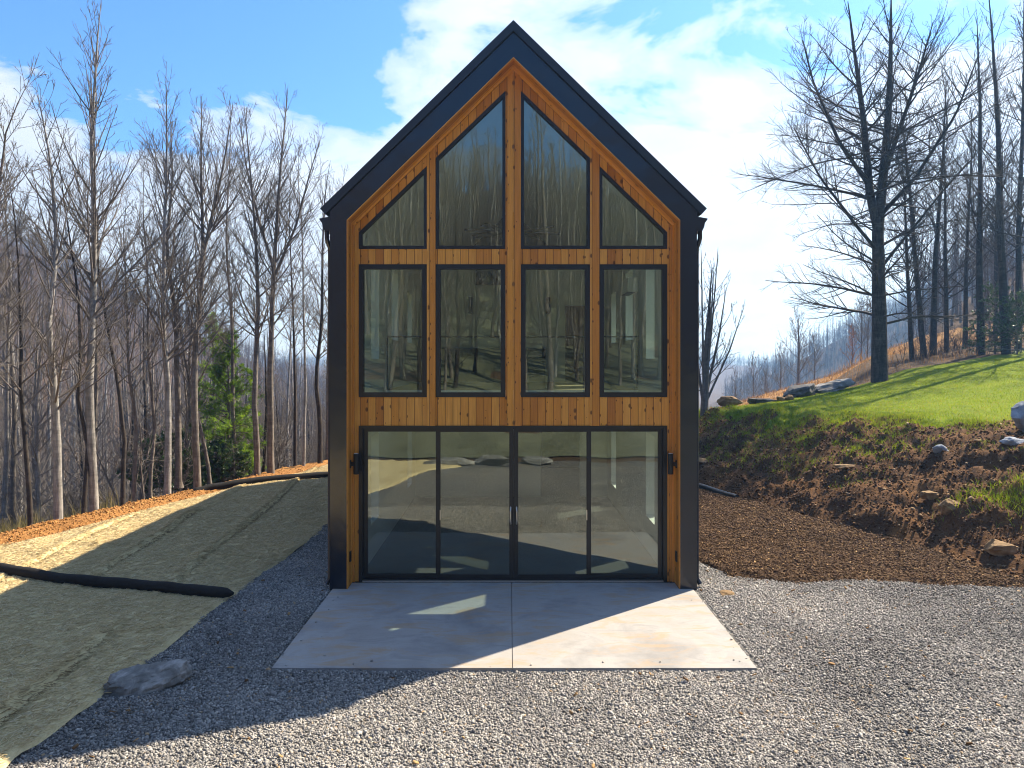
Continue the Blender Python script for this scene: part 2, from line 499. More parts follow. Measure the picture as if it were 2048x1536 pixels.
M['field'] = m_ground('dry_orange_field', [(.28, (.15, .08, .028)), (.5, (.36, .19, .06)), (.72, (.52, .30, .11))], .25, 9, .9, .12)
M['bark_pale'] = m_bark('pale_grey_bark', (.085, .082, .078), (.27, .26, .245), (.47, .455, .43))
M['bark_mid'] = m_bark('brown_grey_bark', (.05, .044, .039), (.17, .15, .13), (.31, .28, .25))
M['bark_dark'] = m_bark('dark_furrowed_bark', (.012, .010, .009), (.05, .042, .036), (.11, .092, .078), .6)
M['twig'] = simple('bare_twigs', (.165, .148, .132), .85, 0, .2, .35, 3)
M['twig_far'] = simple('bare_twigs_far', (.125, .095, .085), .9, 0, .15, .4, 1)
M['twig_dark'] = simple('dark_bare_twigs', (.06, .049, .041), .85, 0, .2, .3, 3)
M['twig_rust'] = simple('rust_leaf_twigs', (.30, .12, .04), .9, 0, .15, .35, 3)
M['needle'] = m_tone('pine_needles', [(0, (.05, .10, .014)), (.5, (.17, .30, .028)), (1, (.34, .46, .045))], .55, .3, 4, .3, .5, 0)
M['leaf_dark'] = m_tone('evergreen_leaves', [(0, (.014, .032, .012)), (.5, (.05, .10, .026)), (1, (.13, .19, .045))], .4, .5, 4, .3, .25, 0)
M['rock_grey'] = m_bark('grey_banded_rock', (.06, .058, .052), (.19, .187, .175), (.44, .43, .41), .3)
M['rock_dark'] = m_bark('dark_slab_rock', (.03, .03, .03), (.085, .085, .085), (.22, .22, .22), .3)
M['rock_tan'] = m_bark('tan_rock', (.10, .06, .03), (.24, .155, .075), (.38, .28, .16), .3)
M['rock_blue'] = m_bark('blue_grey_rock', (.13, .15, .18), (.26, .29, .33), (.42, .45, .5), .2)
M['sock'] = simple('black_mesh_sock', (.016, .015, .014), .85, 0, .25, .5, 14, .7, 60)
M['pipe'] = simple('black_corrugated_pipe', (.015, .016, .02), .45, 0, .5, .2, 6)

# ------------------------------------------------------------------ light and sky
SUN = Vector((.779, .623, 0)).normalized()
ELEV = R(43.6)
sdir = Vector((SUN.x * math.cos(ELEV), SUN.y * math.cos(ELEV), math.sin(ELEV)))
ld = bpy.data.lights.new('sun', 'SUN'); ld.energy = 5.0; ld.angle = R(.5); ld.color = (1.0, .87, .69)
lo = bpy.data.objects.new('sun', ld); C.objects.link(lo); lo.location = (30, 24, 40)
lo.rotation_euler = (-sdir).to_track_quat('-Z', 'Y').to_euler()

W = bpy.data.worlds.new('World'); S.world = W; W.use_nodes = True
wt = NT(W.node_tree); W.node_tree.nodes.clear()
sky = wt.n('ShaderNodeTexSky', sky_type='NISHITA'); sky.sun_disc = False
sky.sun_elevation = ELEV; sky.sun_rotation = math.atan2(SUN.x, SUN.y)
sky.air_density = 1.0; sky.dust_density = .6; sky.ozone_density = 2.2
gv = wt.n('ShaderNodeTexCoord').outputs['Generated']
nv = wt.n('ShaderNodeVectorMath', operation='NORMALIZE', i_0=gv).outputs[0]
sx = wt.n('ShaderNodeSeparateXYZ', i_0=nv)
zz = wt.math('ADD', wt.math('MAXIMUM', sx.outputs[2], 0.0), .16)
cc = wt.n('ShaderNodeCombineXYZ'); wt.l(wt.math('DIVIDE', sx.outputs[0], zz), cc.inputs[0]); wt.l(wt.math('DIVIDE', sx.outputs[1], zz), cc.inputs[1]); cc.inputs[2].default_value = 3.7
n1 = wt.noise(cc.outputs[0], 2.2, 10, .58, .35).outputs[0]
# open blue patch ahead to the left, thin veil added behind for neutral ambient light, brighter cloud towards the sun
pd = Vector((-.45, 1.0, .60)).normalized()
dt = wt.n('ShaderNodeVectorMath', operation='DOT_PRODUCT', i_0=nv); dt.inputs[1].default_value = pd
patch_ = wt.math('SMOOTH_MIN', 1.0, wt.math('MAXIMUM', wt.math('MULTIPLY', wt.math('SUBTRACT', dt.outputs['Value'], .948), 25.0), 0.0), .1)
low = wt.math('MULTIPLY', wt.math('SUBTRACT', .33, sx.outputs[2]), 1.5)
low = wt.math('MINIMUM', wt.math('MAXIMUM', low, -.08), .2)
dens = wt.math('ADD', wt.math('ADD', n1, low), wt.math('SUBTRACT', .13, wt.math('MULTIPLY', patch_, .33)))
dens = wt.math('ADD', dens, wt.math('MULTIPLY', wt.math('MINIMUM', sx.outputs[1], 0.0), .24))  # thins the unseen cloud behind for bluer ambient light and reflections
cm = wt.ramp(dens, [(.485, (0, 0, 0)), (.53, (.6, .6, .6)), (.61, (1, 1, 1))])
shade = wt.noise(cc.outputs[0], 2.6, 6, .6).outputs[0]
ccol = wt.ramp(shade, [(.3, (.84, .88, .94)), (.6, (1, 1, 1))])
ahead = wt.math('ADD', .62, wt.math('MULTIPLY', wt.math('ADD', wt.math('MULTIPLY', sx.outputs[1], .75), wt.math('MULTIPLY', sx.outputs[0], .35)), .42), None)
ahead = wt.math('MINIMUM', wt.math('MAXIMUM', ahead, .40), 1.0)
cl = wt.mix(1.0, ccol, (4.75, 5.2, 5.85), 'MULTIPLY')
ac_ = wt.n('ShaderNodeCombineXYZ')
for k_ in range(3): wt.l(ahead, ac_.inputs[k_])
cl = wt.mix(1.0, cl, ac_.outputs[0], 'MULTIPLY')
skyc = wt.mix(1.0, sky.outputs[0], (.48, .77, 1.08), 'MULTIPLY')
mixc = wt.mix(wt.math('MULTIPLY', cm, .93), skyc, cl)
bg = wt.n('ShaderNodeBackground', i_Strength=.10); wt.l(mixc, bg.inputs[0])
wo = wt.n('ShaderNodeOutputWorld'); wt.l(bg.outputs[0], wo.inputs[0])

S.view_settings.view_transform = 'Standard'
S.view_settings.look = 'None'
S.view_settings.exposure = 1.32
S.view_settings.gamma = 1
S.render.film_transparent = False
S.cycles.use_denoising = True
S.cycles.denoiser = 'OPENIMAGEDENOISE'
S.cycles.denoising_input_passes = 'RGB_ALBEDO_NORMAL'
S.cycles.pixel_filter_type = 'BLACKMAN_HARRIS'
S.cycles.filter_width = 1.05
S.cycles.max_bounces = 8
S.cycles.transparent_max_bounces = 24
S.cycles.sample_clamp_indirect = 6

# ================================================================== THE SETTING
def grid_mesh(name, X, Y, Z, mat_, smooth=True, mask=None):
    ny, nx = X.shape
    V = np.stack([X.ravel(), Y.ravel(), Z.ravel()], 1)
    i = np.arange(nx * ny).reshape(ny, nx)
    Fc = np.stack([i[:-1, :-1].ravel(), i[:-1, 1:].ravel(), i[1:, 1:].ravel(), i[1:, :-1].ravel()], 1)
    if mask is not None:
        Fc = Fc[mask.ravel()]
        used = np.unique(Fc); rm = -np.ones(len(V), int); rm[used] = np.arange(len(used)); V = V[used]; Fc = rm[Fc]
    return np_mesh(name, V, Fc, mat_, smooth)

def axis(stops):          # [(start, step), ..., end]
    out = []
    for (a, st), nxt in zip(stops, stops[1:]):
        b = nxt[0] if isinstance(nxt, tuple) else nxt
        out.append(np.arange(a, b, st))
    out.append(np.array([stops[-1]], float))
    return np.concatenate(out)

ax = axis([(-420, 14), (-100, 4), (-40, 1.2), (-18, .5), (26, 1.0), (50, 4), (120, 14), 480])
ay = axis([(-140, 8), (-40, 2.0), (-8, .5), (34, 1.0), (80, 4), (260, 14), 900])
GX, GY = np.meshgrid(ax, ay)
GZ = ground_z(GX, GY)
u_, s_ = us_of(GX, GY)
under = (s_ > -1.5) & (GY < 33) & (GY > -4)         # kept well under the lawn and bank sheets
GZ = np.where(under & (s_ < 26), np.minimum(GZ, -.35), GZ)
tag(link('ground', grid_mesh('ground', GX, GY, GZ, M['ground'])), 'brown leaf littered ground under the bare woods', 'ground', kind='structure')

# dry orange field on the hill to the right
fx, fy = np.meshgrid(np.arange(7, 40, .45), np.arange(31, 70, .6))
fz = ground_z(fx, fy) + .10 + .22 * fbm(fx * .6, fy * .6, 4, 61)
fm = (fx[:-1, :-1] < 36 + 2 * vnoise(fx[:-1, :-1] * .3, fy[:-1, :-1] * .3, 7)) & (fz[:-1, :-1] > -8.2)
tag(link('field', grid_mesh('field', fx, fy, fz, M['field'], True, fm)), 'dry orange grass field on the far slope to the right', 'field', kind='structure')

# gravel yard
gx, gy = np.meshgrid(np.arange(-6, 13.01, .12), np.arange(-2.6, 30.01, .12))
gz = -.028 + .03 * fbm(gx * .8, gy * .8, 3, 2) + .012 * fbm(gx * 6, gy * 6, 2, 12)
gz = gz - .25 * np.clip((straw_right(gy) - .12 - gx) / .3, 0, 1)
hx0, hx1, hy0, hy1 = -2.6, 2.75, 11.1, 23.4
gmask = ~((gx[:-1, :-1] > hx0 + .1) & (gx[:-1, :-1] < hx1 - .2) & (gy[:-1, :-1] > hy0 + .2) & (gy[:-1, :-1] < hy1 - .3))
gmask &= ~((gx[:-1, :-1] > -2.4) & (gx[:-1, :-1] < 2.4) & (gy[:-1, :-1] > 8.4) & (gy[:-1, :-1] < 11.2))
gmask &= gx[:-1, :-1] < 12 - .0 * gy[:-1, :-1]
tag(link('gravel', grid_mesh('gravel', gx, gy, gz, M['gravel'], True, gmask)), 'grey crushed gravel yard in front of the cabin', 'gravel', kind='structure')

# mulch strip right of the house
MBX = [2.6, 2.95, 3.27, 3.58, 4.55, 6, 7.87, 12]
MBY = [14.5, 13.4, 12.5, 11.6, 11.2, 11.15, 10.96, 10.7]
mx_ = np.linspace(2.7, 12, 190)
front = np.interp(mx_, MBX, MBY) + .16 * vnoise(mx_ * 2.2, 1.5, 5) + .08 * vnoise(mx_ * 7, .5, 6)
tt = np.linspace(0, 1, 150)
mX = np.repeat(mx_[None, :], len(tt), 0)
mY = front[None, :] + tt[:, None] * (25 - front[None, :])
_, mS = us_of(mX, mY)
edge = np.clip((mY - front[None, :]) / .25, 0, 1)
mZ = -.05 + edge * (.075 + .03 * fbm(mX * 1.5, mY * 1.5, 3, 14) + .035 * fbm(mX * 8, mY * 8, 3, 15))
mm = mS[:-1, :-1] < 1.0
tag(link('mulch', grid_mesh('mulch', mX, mY, mZ, M['mulch'], True, mm)), 'brown bark mulch strip between gravel and bank', 'mulch', kind='structure')

# bank of dug soil and lawn above it
uu = np.arange(-12, 23, .075)
ss = np.concatenate([np.arange(-.5, 7, .075), np.arange(7, 34, .25)])
bs, bu = np.meshgrid(ss, uu)
bX, bY = xy_of(bu, bs)
bZ = lawn_z(bX, bY)
bZ = np.where(bs < .1, np.minimum(bZ, .06) - .12 * np.clip(.1 - bs, 0, 1), bZ)
def grass_amount(u, s, X, Y):
    b = np.interp(u, [-12, 2.5, 3.8, 5.0, 7, 12, 18], [9, 8.5, 6.8, 4.5, 3.8, 3.5, 3.4])
    return (s - b) + 1.5 * fbm(X * .8, Y * .8, 4, 71) + .5 * fbm(X * 3, Y * 3, 3, 72)
cX, cY, cU, cS = bX[:-1, :-1], bY[:-1, :-1], bu[:-1, :-1], bs[:-1, :-1]
ga = grass_amount(cU, cS, cX, cY)
wood_floor = (cY > 29.5 + .75 * (cX - 15) + 1.2 * vnoise(cX * .6, cY * .6, 18)) & (cX > 13.5) | (cY > 26.5 + .5 * (cX - 7))
valid = (bY[:-1, :-1] < 46)
tag(link('soil_bank', grid_mesh('soil_bank', bX, bY, bZ, M['soil'], True, (ga < 0) & valid)), 'raw brown dug bank rising right of the cabin', 'bank', kind='structure')
tag(link('lawn', grid_mesh('lawn', bX, bY, bZ, M['lawn'], True, (ga >= 0) & ~wood_floor & valid)), 'bright green lawn on top of the bank', 'lawn', kind='structure')
tag(link('forest_floor', grid_mesh('forest_floor', bX, bY, bZ, M['ground'], True, (ga >= 0) & wood_floor & valid)), 'brown leafy woodland edge behind the lawn', 'ground', kind='structure')

# straw blanket left
vy = np.arange(-3.0, 29.5, .085)
ft = np.linspace(0, 1, 110)
sr = straw_right(vy); sl = edge_left(vy) + .18 * vnoise(vy * 1.1, 3.3, 31) + .08 * vnoise(vy * 4, 3.3, 32)
sX = sr[:, None] + (sl - sr)[:, None] * ft[None, :]
sY = np.repeat(vy[:, None], len(ft), 1)
def lap_lines(X, Y):
    """signed distance to, and strength of, each roll seam and cross wrinkle"""
    out = []
    for k, x0 in enumerate((-5.35, -6.75, -8.15, -9.4)):
        xl = x0 + .12 * vnoise(Y * .5, k + .5, 54) - .09 * (Y - 12)
        out.append((X - xl, np.clip(2.2 * vnoise(Y * .40, k + 9.5, 55) + .55, 0, 1)))
    for k, (y0, sl_) in enumerate(((8.6, .35), (12.9, -.28), (16.8, .25), (20.5, -.2))):
        yl = y0 + sl_ * (X + 6) + .12 * vnoise(X * .8, k + 30.5, 56)
        out.append((Y - yl, np.clip(2.4 * vnoise(X * .8, k + 19.5, 59) - .1, 0, 1)))
    return out
def straw_z(X, Y):
    z = .0 + .10 * fbm(X * .45, Y * .45, 3, 51) + .02 * fbm(X * 3, Y * 3, 3, 52) + .014 * fbm(X * 11, Y * 6, 2, 53)
    for d, w in lap_lines(X, Y):
        z = z + w * (.075 * np.exp(-(np.minimum(d, 0) / .16) ** 2) * (d < 0) + .075 * np.exp(-(d / .03) ** 2) * (d >= 0)) - w * .03 * np.exp(-((d - .09) / .05) ** 2)
    dl = X - edge_left(Y)
    z = z - .5 * softplus(-(dl - .4), .3) * .35
    return z
sZ = straw_z(sX, sY)
sZ[:, 0] -= .05; sZ[:, -1] -= .12
tag(link('straw_blanket', grid_mesh('straw_blanket', sX, sY, sZ, M['straw'])), 'straw erosion blanket covering the ground left of the cabin', 'straw', kind='structure')

# hillside behind the viewer, mirrored in the glass
M['olive'] = m_ground('olive_hillside', [(.28, (.05, .055, .036)), (.5, (.14, .148, .098)), (.72, (.25, .255, .18))], .5, 7, .9, .1)
hx_, hy_ = np.meshgrid(np.arange(-60, 60.1, .8), np.concatenate([np.arange(-75, -8, 1.0), np.arange(-8, -2.55, .2)]))
hz_ = ground_z(hx_, hy_) + .07 + .25 * fbm(hx_ * .5, hy_ * .5, 4, 83) * np.clip((-hy_ - 3) / 2, 0, 1)
tag(link('hill', grid_mesh('hill', hx_, hy_, hz_, M['olive'])), 'olive grass hillside behind the viewer, mirrored in the glass', 'hill', kind='structure')

# orange clay berm beyond the blanket
ct = np.linspace(0, 1, 34)
cw = 2.3
el = edge_left(vy)
cX_ = (el + .5)[:, None] - (cw + .5) * ct[None, :]
cY_ = np.repeat(vy[:, None], len(ct), 1)
dd = (cX_ - el[:, None])
cZ_ = -.17 + .13 * np.exp(-((dd + .75) / .5) ** 2) * (1 - .9 * np.clip((cY_ - 16.5) / 5, 0, 1)) + .10 * np.abs(fbm(cX_ * 1.6, cY_ * 1.6, 4, 57)) + .05 * fbm(cX_ * 7, cY_ * 7, 3, 58) - .45 * softplus(-(dd + 1.5), .15)
tag(link('clay_berm', grid_mesh('clay_berm', cX_, cY_, cZ_, M['clay'])), 'low berm of raw orange clay along the blanket edge', 'clay', kind='structure')

# ------------------------------------------------------------------ loose material (stuff)
rng = np.random.default_rng(11)
CUBE_V = np.array([[-1,-1,-1],[1,-1,-1],[1,1,-1],[-1,1,-1],[-1,-1,1],[1,-1,1],[1,1,1],[-1,1,1]], float) * .5
CUBE_F = np.array([[0,3,2,1],[4,5,6,7],[0,1,5,4],[1,2,6,5],[2,3,7,6],[3,0,4,7]])
def chips(name, P, dims, mat_, jitter=.22, tilt=.6, label='', cat='', tones=None, yaw=None):
    n = len(P)
    V = CUBE_V[None] * (1 + 0) + rng.uniform(-jitter, jitter, (n, 8, 3))
    V = V * dims[:, None, :]
    a = rng.uniform(0, 2 * PI, n) if yaw is None else yaw
    ca, sa = np.cos(a), np.sin(a)
    bx = rng.normal(0, tilt, n); by = rng.normal(0, tilt, n)
    def rot(V, i, j, ang):
        c, s = np.cos(ang)[:, None], np.sin(ang)[:, None]
        A = V[..., i] * c - V[..., j] * s; B = V[..., i] * s + V[..., j] * c
        V = V.copy(); V[..., i] = A; V[..., j] = B; return V
    V = rot(V, 1, 2, bx); V = rot(V, 0, 2, by); V = rot(V, 0, 1, a)
    V = V + P[:, None, :]
    Fc = (CUBE_F[None] + (np.arange(n) * 8)[:, None, None]).reshape(-1, 4)
    t = rng.uniform(0, 1, n) if tones is None else tones
    me = np_mesh(name, V.reshape(-1, 3), Fc, mat_, False, np.repeat(t, 6))
    return tag(link(name, me), label, cat, kind='stuff')

# crushed stones on the yard
def stones():
    n = 330000
    X = rng.uniform(-4.6, 9.5, n); Y = 5.4 + (rng.uniform(0, 1, n) ** 1.15) * 7.2
    n2 = 40000
    X = np.concatenate([X, rng.uniform(-4.4, -2.7, n2)]); Y = np.concatenate([Y, rng.uniform(11.5, 24, n2)])
    n3 = 2500
    X = np.concatenate([X, rng.uniform(2.7, 4, n3)]); Y = np.concatenate([Y, rng.uniform(11, 13.4, n3)])
    n4 = 60000
    X = np.concatenate([X, rng.uniform(-3.2, 8, n4)]); Y = np.concatenate([Y, rng.uniform(-1.0, 5.5, n4)])
    n5 = 30000
    X = np.concatenate([X, rng.uniform(7, 12, n5)]); Y = np.concatenate([Y, rng.uniform(5, 11.5, n5)])
    k = (X > straw_right(Y) - .06) & ((np.abs(X) < .73 * Y + 3.0) | (Y < 5.5))
    k &= ~((X > -2.72) & (X < 2.86) & (Y > 8.1) & (Y < 23.5))
    k &= (X < 2.7) | (Y < np.interp(X, MBX, MBY) + .12 + .2 * vnoise(X * 3, Y * 3, 66))
    X, Y = X[k], Y[k]; n = len(X)
    sz = .008 + .013 * rng.beta(2, 3, n) + .010 * (rng.uniform(0, 1, n) < .03)
    dims = np.stack([sz * rng.uniform(.9, 1.7, n), sz * rng.uniform(.8, 1.3, n), sz * rng.uniform(.5, .9, n)], 1)
    z = -.028 + .03 * fbm(X * .8, Y * .8, 3, 2) + .012 * fbm(X * 6, Y * 6, 2, 12) + sz * .35
    t = np.clip(rng.beta(2.6, 2.8, n) * .95 + .30 * fbm(X * .5, Y * .5, 3, 90) + .12 * fbm(X * 2.2, Y * .8, 2, 91), 0, .93)
    t[rng.uniform(0, 1, n) < .012] = 1.0
    chips('gravel_stones', np.stack([X, Y, z], 1), dims, M['stone_chip'], .2, .5, 'loose grey crushed stones covering the yard', 'gravel', t)
stones()

def strays():
    n = 26
    e = rng.integers(0, 3, n)
    d = np.abs(rng.normal(0, .16, n)) + .01
    X = np.where(e == 0, -2.67 + d, np.where(e == 1, 2.80 - d, rng.uniform(-2.6, 2.7, n)))
    Y = np.where(e == 2, 8.09 + d, rng.uniform(8.2, 10.8, n))
    sz = rng.uniform(.008, .02, n)
    dims = np.stack([sz * 1.3, sz, sz * .7], 1)
    chips('stray_stones', np.stack([X, Y, sz * .3], 1), dims, M['stone_chip'], .2, .3, 'stray bits of gravel lying on the patio edge', 'gravel', .45 + .4 * rng.uniform(0, 1, n))
    n = 260
    X = rng.uniform(-4, 8, n); Y = rng.uniform(5.6, 12, n)
    k = ~((X > -2.75) & (X < 2.87) & (Y > 8.05)) & (Y < np.interp(X, MBX, MBY, left=30)) & (X > straw_right(Y))
    X, Y = X[k], Y[k]; n = len(X)
    L = rng.uniform(.02, .06, n)
    dims = np.stack([L, L * rng.uniform(.4, .7, n), L * .12], 1)
    chips('dead_leaves', np.stack([X, Y, np.full(n, .006)], 1), dims, M['mulch_chip'], .25, .35, 'a few dead brown leaves lying on the gravel', 'leaves', rng.uniform(.5, 1, n))
strays()

def mulch_bits():
    n = 95000
    X = rng.uniform(2.75, 9.6, n); Y = rng.uniform(10.4, 22, n)
    _, s = us_of(X, Y)
    fr = np.interp(X, MBX, MBY) + .16 * vnoise(X * 2.2, 1.5, 5)
    k = (s < .35) & (Y > fr - .12 - .25 * rng.uniform(0, 1, n) ** 4) & (X < .74 * Y)
    X, Y, fr = X[k], Y[k], fr[k]; n = len(X)
    e = np.clip((Y - fr) / .25, 0, 1)
    z = -.05 + e * (.075 + .03 * fbm(X * 1.5, Y * 1.5, 3, 14) + .035 * fbm(X * 8, Y * 8, 3, 15)) + .008
    L = .018 + .06 * rng.beta(1.5, 4, n)
    dims = np.stack([L, L * rng.uniform(.18, .4, n), L * rng.uniform(.1, .25, n)], 1)
    t = np.clip(rng.beta(2, 3, n), 0, 1); t[rng.uniform(0, 1, n) < .02] = 1
    chips('mulch_chips', np.stack([X, Y, z], 1), dims, M['mulch_chip'], .15, .45, 'loose shredded bark chips on the mulch strip', 'mulch', t)
mulch_bits()

def clods():
    n = 60000
    u = rng.uniform(-4, 18, n); s = rng.uniform(-.5, 9, n)
    X, Y = xy_of(u, s)
    k = (grass_amount(u, s, X, Y) < .25 * rng.normal(0, 1, n)) & (X < .75 * Y + .5)
    k &= rng.uniform(0, 1, n) < np.clip(1.1 - s / 9, .3, 1)
    X, Y, u, s = X[k], Y[k], u[k], s[k]; n = len(X)
    sz = .014 + .11 * rng.beta(.8, 9, n)
    z = lawn_z(X, Y); z = np.where(s < .1, np.minimum(z, .06) - .12 * np.clip(.1 - s, 0, 1), z) + sz * .22
    dims = np.stack([sz * rng.uniform(.8, 1.5, n), sz * rng.uniform(.8, 1.3, n), sz * rng.uniform(.6, 1.0, n)], 1)
    t = np.clip(rng.beta(2, 2.5, n), 0, .92); t[rng.uniform(0, 1, n) < .03] = 1
    chips('soil_crumbs', np.stack([X, Y, z], 1), dims, M['clod'], .28, .8, 'loose lumps of brown soil on the dug bank', 'soil', t)
clods()

def clay_lumps():
    n = 22000
    Y = rng.uniform(5, 28.5, n); d = rng.uniform(-2.1, .2, n)
    kk = rng.uniform(0, 1, n) > .8 * np.clip((Y - 16.5) / 5, 0, 1); Y = Y[kk]; d = d[kk]; n = len(Y)
    X = edge_left(Y) + d
    z = -.17 + .13 * np.exp(-((d + .75) / .5) ** 2) * (1 - .9 * np.clip((Y - 16.5) / 5, 0, 1)) + .10 * np.abs(fbm(X * 1.6, Y * 1.6, 4, 57)) + .05 * fbm(X * 7, Y * 7, 3, 58) - .45 * softplus(-(d + 1.5), .15)
    sz = .012 + .075 * rng.beta(.8, 9, n)
    dims = np.stack([sz * rng.uniform(.8, 1.5, n), sz * rng.uniform(.8, 1.3, n), sz * rng.uniform(.6, 1.0, n)], 1)
    m = m_tone('clay_lumps', [(0, (.15, .065, .02)), (.5, (.36, .18, .058)), (1, (.52, .31, .12))], .95, .1, 20, .3)
    chips('clay_lumps', np.stack([X, Y, z + sz * .25], 1), dims, m, .28, .8, 'loose lumps of orange clay along the berm', 'clay', rng.beta(2, 2, n))
clay_lumps()

def straw_fibres():
    n = 150000
    Y = 5.2 + rng.uniform(0, 1, n) ** 1.3 * 24
    f = rng.uniform(0, 1, n)
    a = straw_right(Y); b = edge_left(Y)
    X = a + (b - a) * f - .06 + .14 * rng.uniform(0, 1, n) ** 3
    k = (np.abs(X) < .74 * Y + .5)
    X, Y = X[k], Y[k]; n = len(X)
    z = straw_z(X, Y) + .006 + .010 * rng.uniform(0, 1, n)
    L = rng.uniform(.04, .13, n)
    dims = np.stack([L, rng.uniform(.0025, .005, n) * (1 + .04 * Y), np.full(n, .003)], 1)
    yaw = rng.normal(1.0, .75, n)
    tn = .25 + .75 * rng.beta(2, 2, n)
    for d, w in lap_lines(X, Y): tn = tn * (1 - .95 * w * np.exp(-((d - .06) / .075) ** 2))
    chips('straw_fibres', np.stack([X, Y, z], 1), dims, M['straw_fibre'], .05, .12, 'loose straw stalks of the erosion blanket', 'straw', tn, yaw)
straw_fibres()

def blades(name, P, H, Wd, mat_, label, cat, lean=.5, tones=None):
    n = len(P)
    a = rng.uniform(0, 2 * PI, n)
    dx, dy = np.cos(a), np.sin(a)
    b = rng.uniform(0, 2 * PI, n); ln = lean * rng.uniform(.1, 1, n) * H
    side = np.stack([dx, dy, 0 * dx], 1) * (Wd * .5)[:, None]
    bend = np.stack([np.cos(b), np.sin(b), 0 * b], 1)
    m1 = P + bend * (ln * .35)[:, None] + np.array([0, 0, 1.0]) * (H * .6)[:, None]
    tip = P + bend * ln[:, None] + np.array([0, 0, 1.0]) * H[:, None]
    V = np.stack([P - side, P + side, m1 + side * .7, m1 - side * .7, tip + side * .1, tip - side * .1], 1)
    base = (np.arange(n) * 6)[:, None, None]
    Fc = (np.array([[0, 1, 2, 3], [3, 2, 4, 5]])[None] + base).reshape(-1, 4)
    t = rng.beta(2, 2, n) if tones is None else tones
    me = np_mesh(name, V.reshape(-1, 3), Fc, mat_, False, np.repeat(t, 2))
    return tag(link(name, me), label, cat, kind='stuff')

def lawn_grass():
    n = 330000
    u = rng.uniform(-3, 21, n); s = rng.uniform(1.0, 24, n)
    X, Y = xy_of(u, s)
    g = grass_amount(u, s, X, Y)
    k = (g > .35 * rng.normal(0, 1, n) - .1) & (X < .74 * Y + .4) & (Y < 33)
    k &= ~((Y > 29.8 + .75 * (X - 15)) & (X > 13.5) | (Y > 27.0 + .5 * (X - 7)))
    X, Y, g, s = X[k], Y[k], g[k], s[k]; n = len(X)
    P = np.stack([X, Y, lawn_z(X, Y) - .005], 1)
    tall = np.exp(-np.clip(g, 0, 9) / .8)
    H = rng.uniform(.025, .055, n) * (1 + 1.2 * tall); Wd = rng.uniform(.006, .012, n)
    t = np.clip(rng.beta(2.5, 2.5, n) + .55 * fbm(X * .35, Y * .35, 4, 101) + .1, 0, .92)
    t[rng.uniform(0, 1, n) < .05 + .25 * tall] = 1
    blades('lawn_grass', P, H, Wd, M['blade'], 'short bright green grass blades of the lawn', 'grass', .9, t)
    # rough tufts on the bank
    cs = []
    for _ in range(3000):
        u0 = rng.uniform(0, 17); s0 = rng.uniform(.6, 5.5)
        x0, y0 = xy_of(u0, s0)
        if rng.uniform() > np.exp(grass_amount(u0, s0, x0, y0) * .95): continue
        if grass_amount(u0, s0, x0, y0) > .5: continue
        m = rng.integers(20, 90); r = rng.uniform(.05, .22)
        cs.append(np.stack([rng.normal(x0, r, m), rng.normal(y0, r, m)], 1))
    for (x0, y0, m, r) in ((9.3, 13.5, 520, .30), (9.6, 13.1, 420, .28), (9.0, 13.9, 160, .25), (8.6, 13.7, 70, .2)):
        cs.append(np.stack([rng.normal(x0, r, m), rng.normal(y0, r, m)], 1))
    Q = np.concatenate(cs); n = len(Q)
    P = np.stack([Q[:, 0], Q[:, 1], lawn_z(Q[:, 0], Q[:, 1]) - .01], 1)
    blades('bank_grass', P, rng.uniform(.03, .11, n) * (1 + .8 * (Q[:, 1] < 14.6) * (Q[:, 0] > 8.2)), rng.uniform(.006, .012, n), M['blade'], 'rough tufts of grass scattered on the brown bank', 'grass', 1.2, np.clip(rng.beta(1.6, 2.6, n), 0, 1))
lawn_grass()

def weeds():
    n = 26000
    Y = rng.uniform(9, 19, n); d = rng.gamma(2.0, 1.1, n)
    X = edge_left(Y) - 1.9 - d
    z = ground_z(X, Y)
    P = np.stack([X, Y, z], 1)
    k = vnoise(X * .9, Y * .9, 13) + .9 - .07 * np.abs(Y - 12) > rng.uniform(0, 1, n)
    P = P[k]; n = len(P)
    blades('weeds', P, rng.uniform(.15, .7, n) * rng.uniform(.4, 1.2, n), rng.uniform(.007, .016, n), M['weed'], 'yellow green weeds at the wood edge beyond the clay', 'weeds', .5)
    n = 16000
    X = rng.uniform(8, 34, n); Y = rng.uniform(33, 64, n)
    P = np.stack([X, Y, ground_z(X, Y) + .1], 1)
    m = m_tone('field_grass', [(0, (.14, .07, .025)), (.5, (.36, .19, .06)), (1, (.55, .34, .14))], .8, .2, 3, .3, .4, 0)
    k = (X < .68 * Y)
    P = P[k]; n = len(P)
    blades('field_grass', P, rng.uniform(.1, .35, n), rng.uniform(.02, .05, n), m, 'dry orange grass tufts on the far slope', 'grass', .8)
    n = 9000
    X = rng.uniform(11, 34, n); Y = rng.uniform(27, 45, n)
    k = ((Y > 29.8 + .75 * (X - 15)) & (X > 13.5) | (Y > 27.0 + .5 * (X - 7))) & (X < .74 * Y) & (rng.uniform(0, 1, n) < .55 + vnoise(X * .8, Y * .8, 77))
    P = np.stack([X[k], Y[k], np.maximum(lawn_z(X[k], Y[k]), ground_z(X[k], Y[k]))], 1); n = len(P)
    blades('dry_weeds', P, rng.uniform(.10, .55, n), rng.uniform(.008, .02, n), m, 'dry tan weeds and stalks along the woodland edge', 'weeds', .8)
weeds()
#__PART2__
# ================================================================== THE CABIN
HX, HY = .075, 10.9
KD = F / 11.25
def lx(px): return (px - VX) / KD - HX
def lz(py): return CH - (py - VY) / KD
house = empty('house', (HX, HY, 0), 'tall narrow black metal cabin with a cedar front full of windows', 'house')

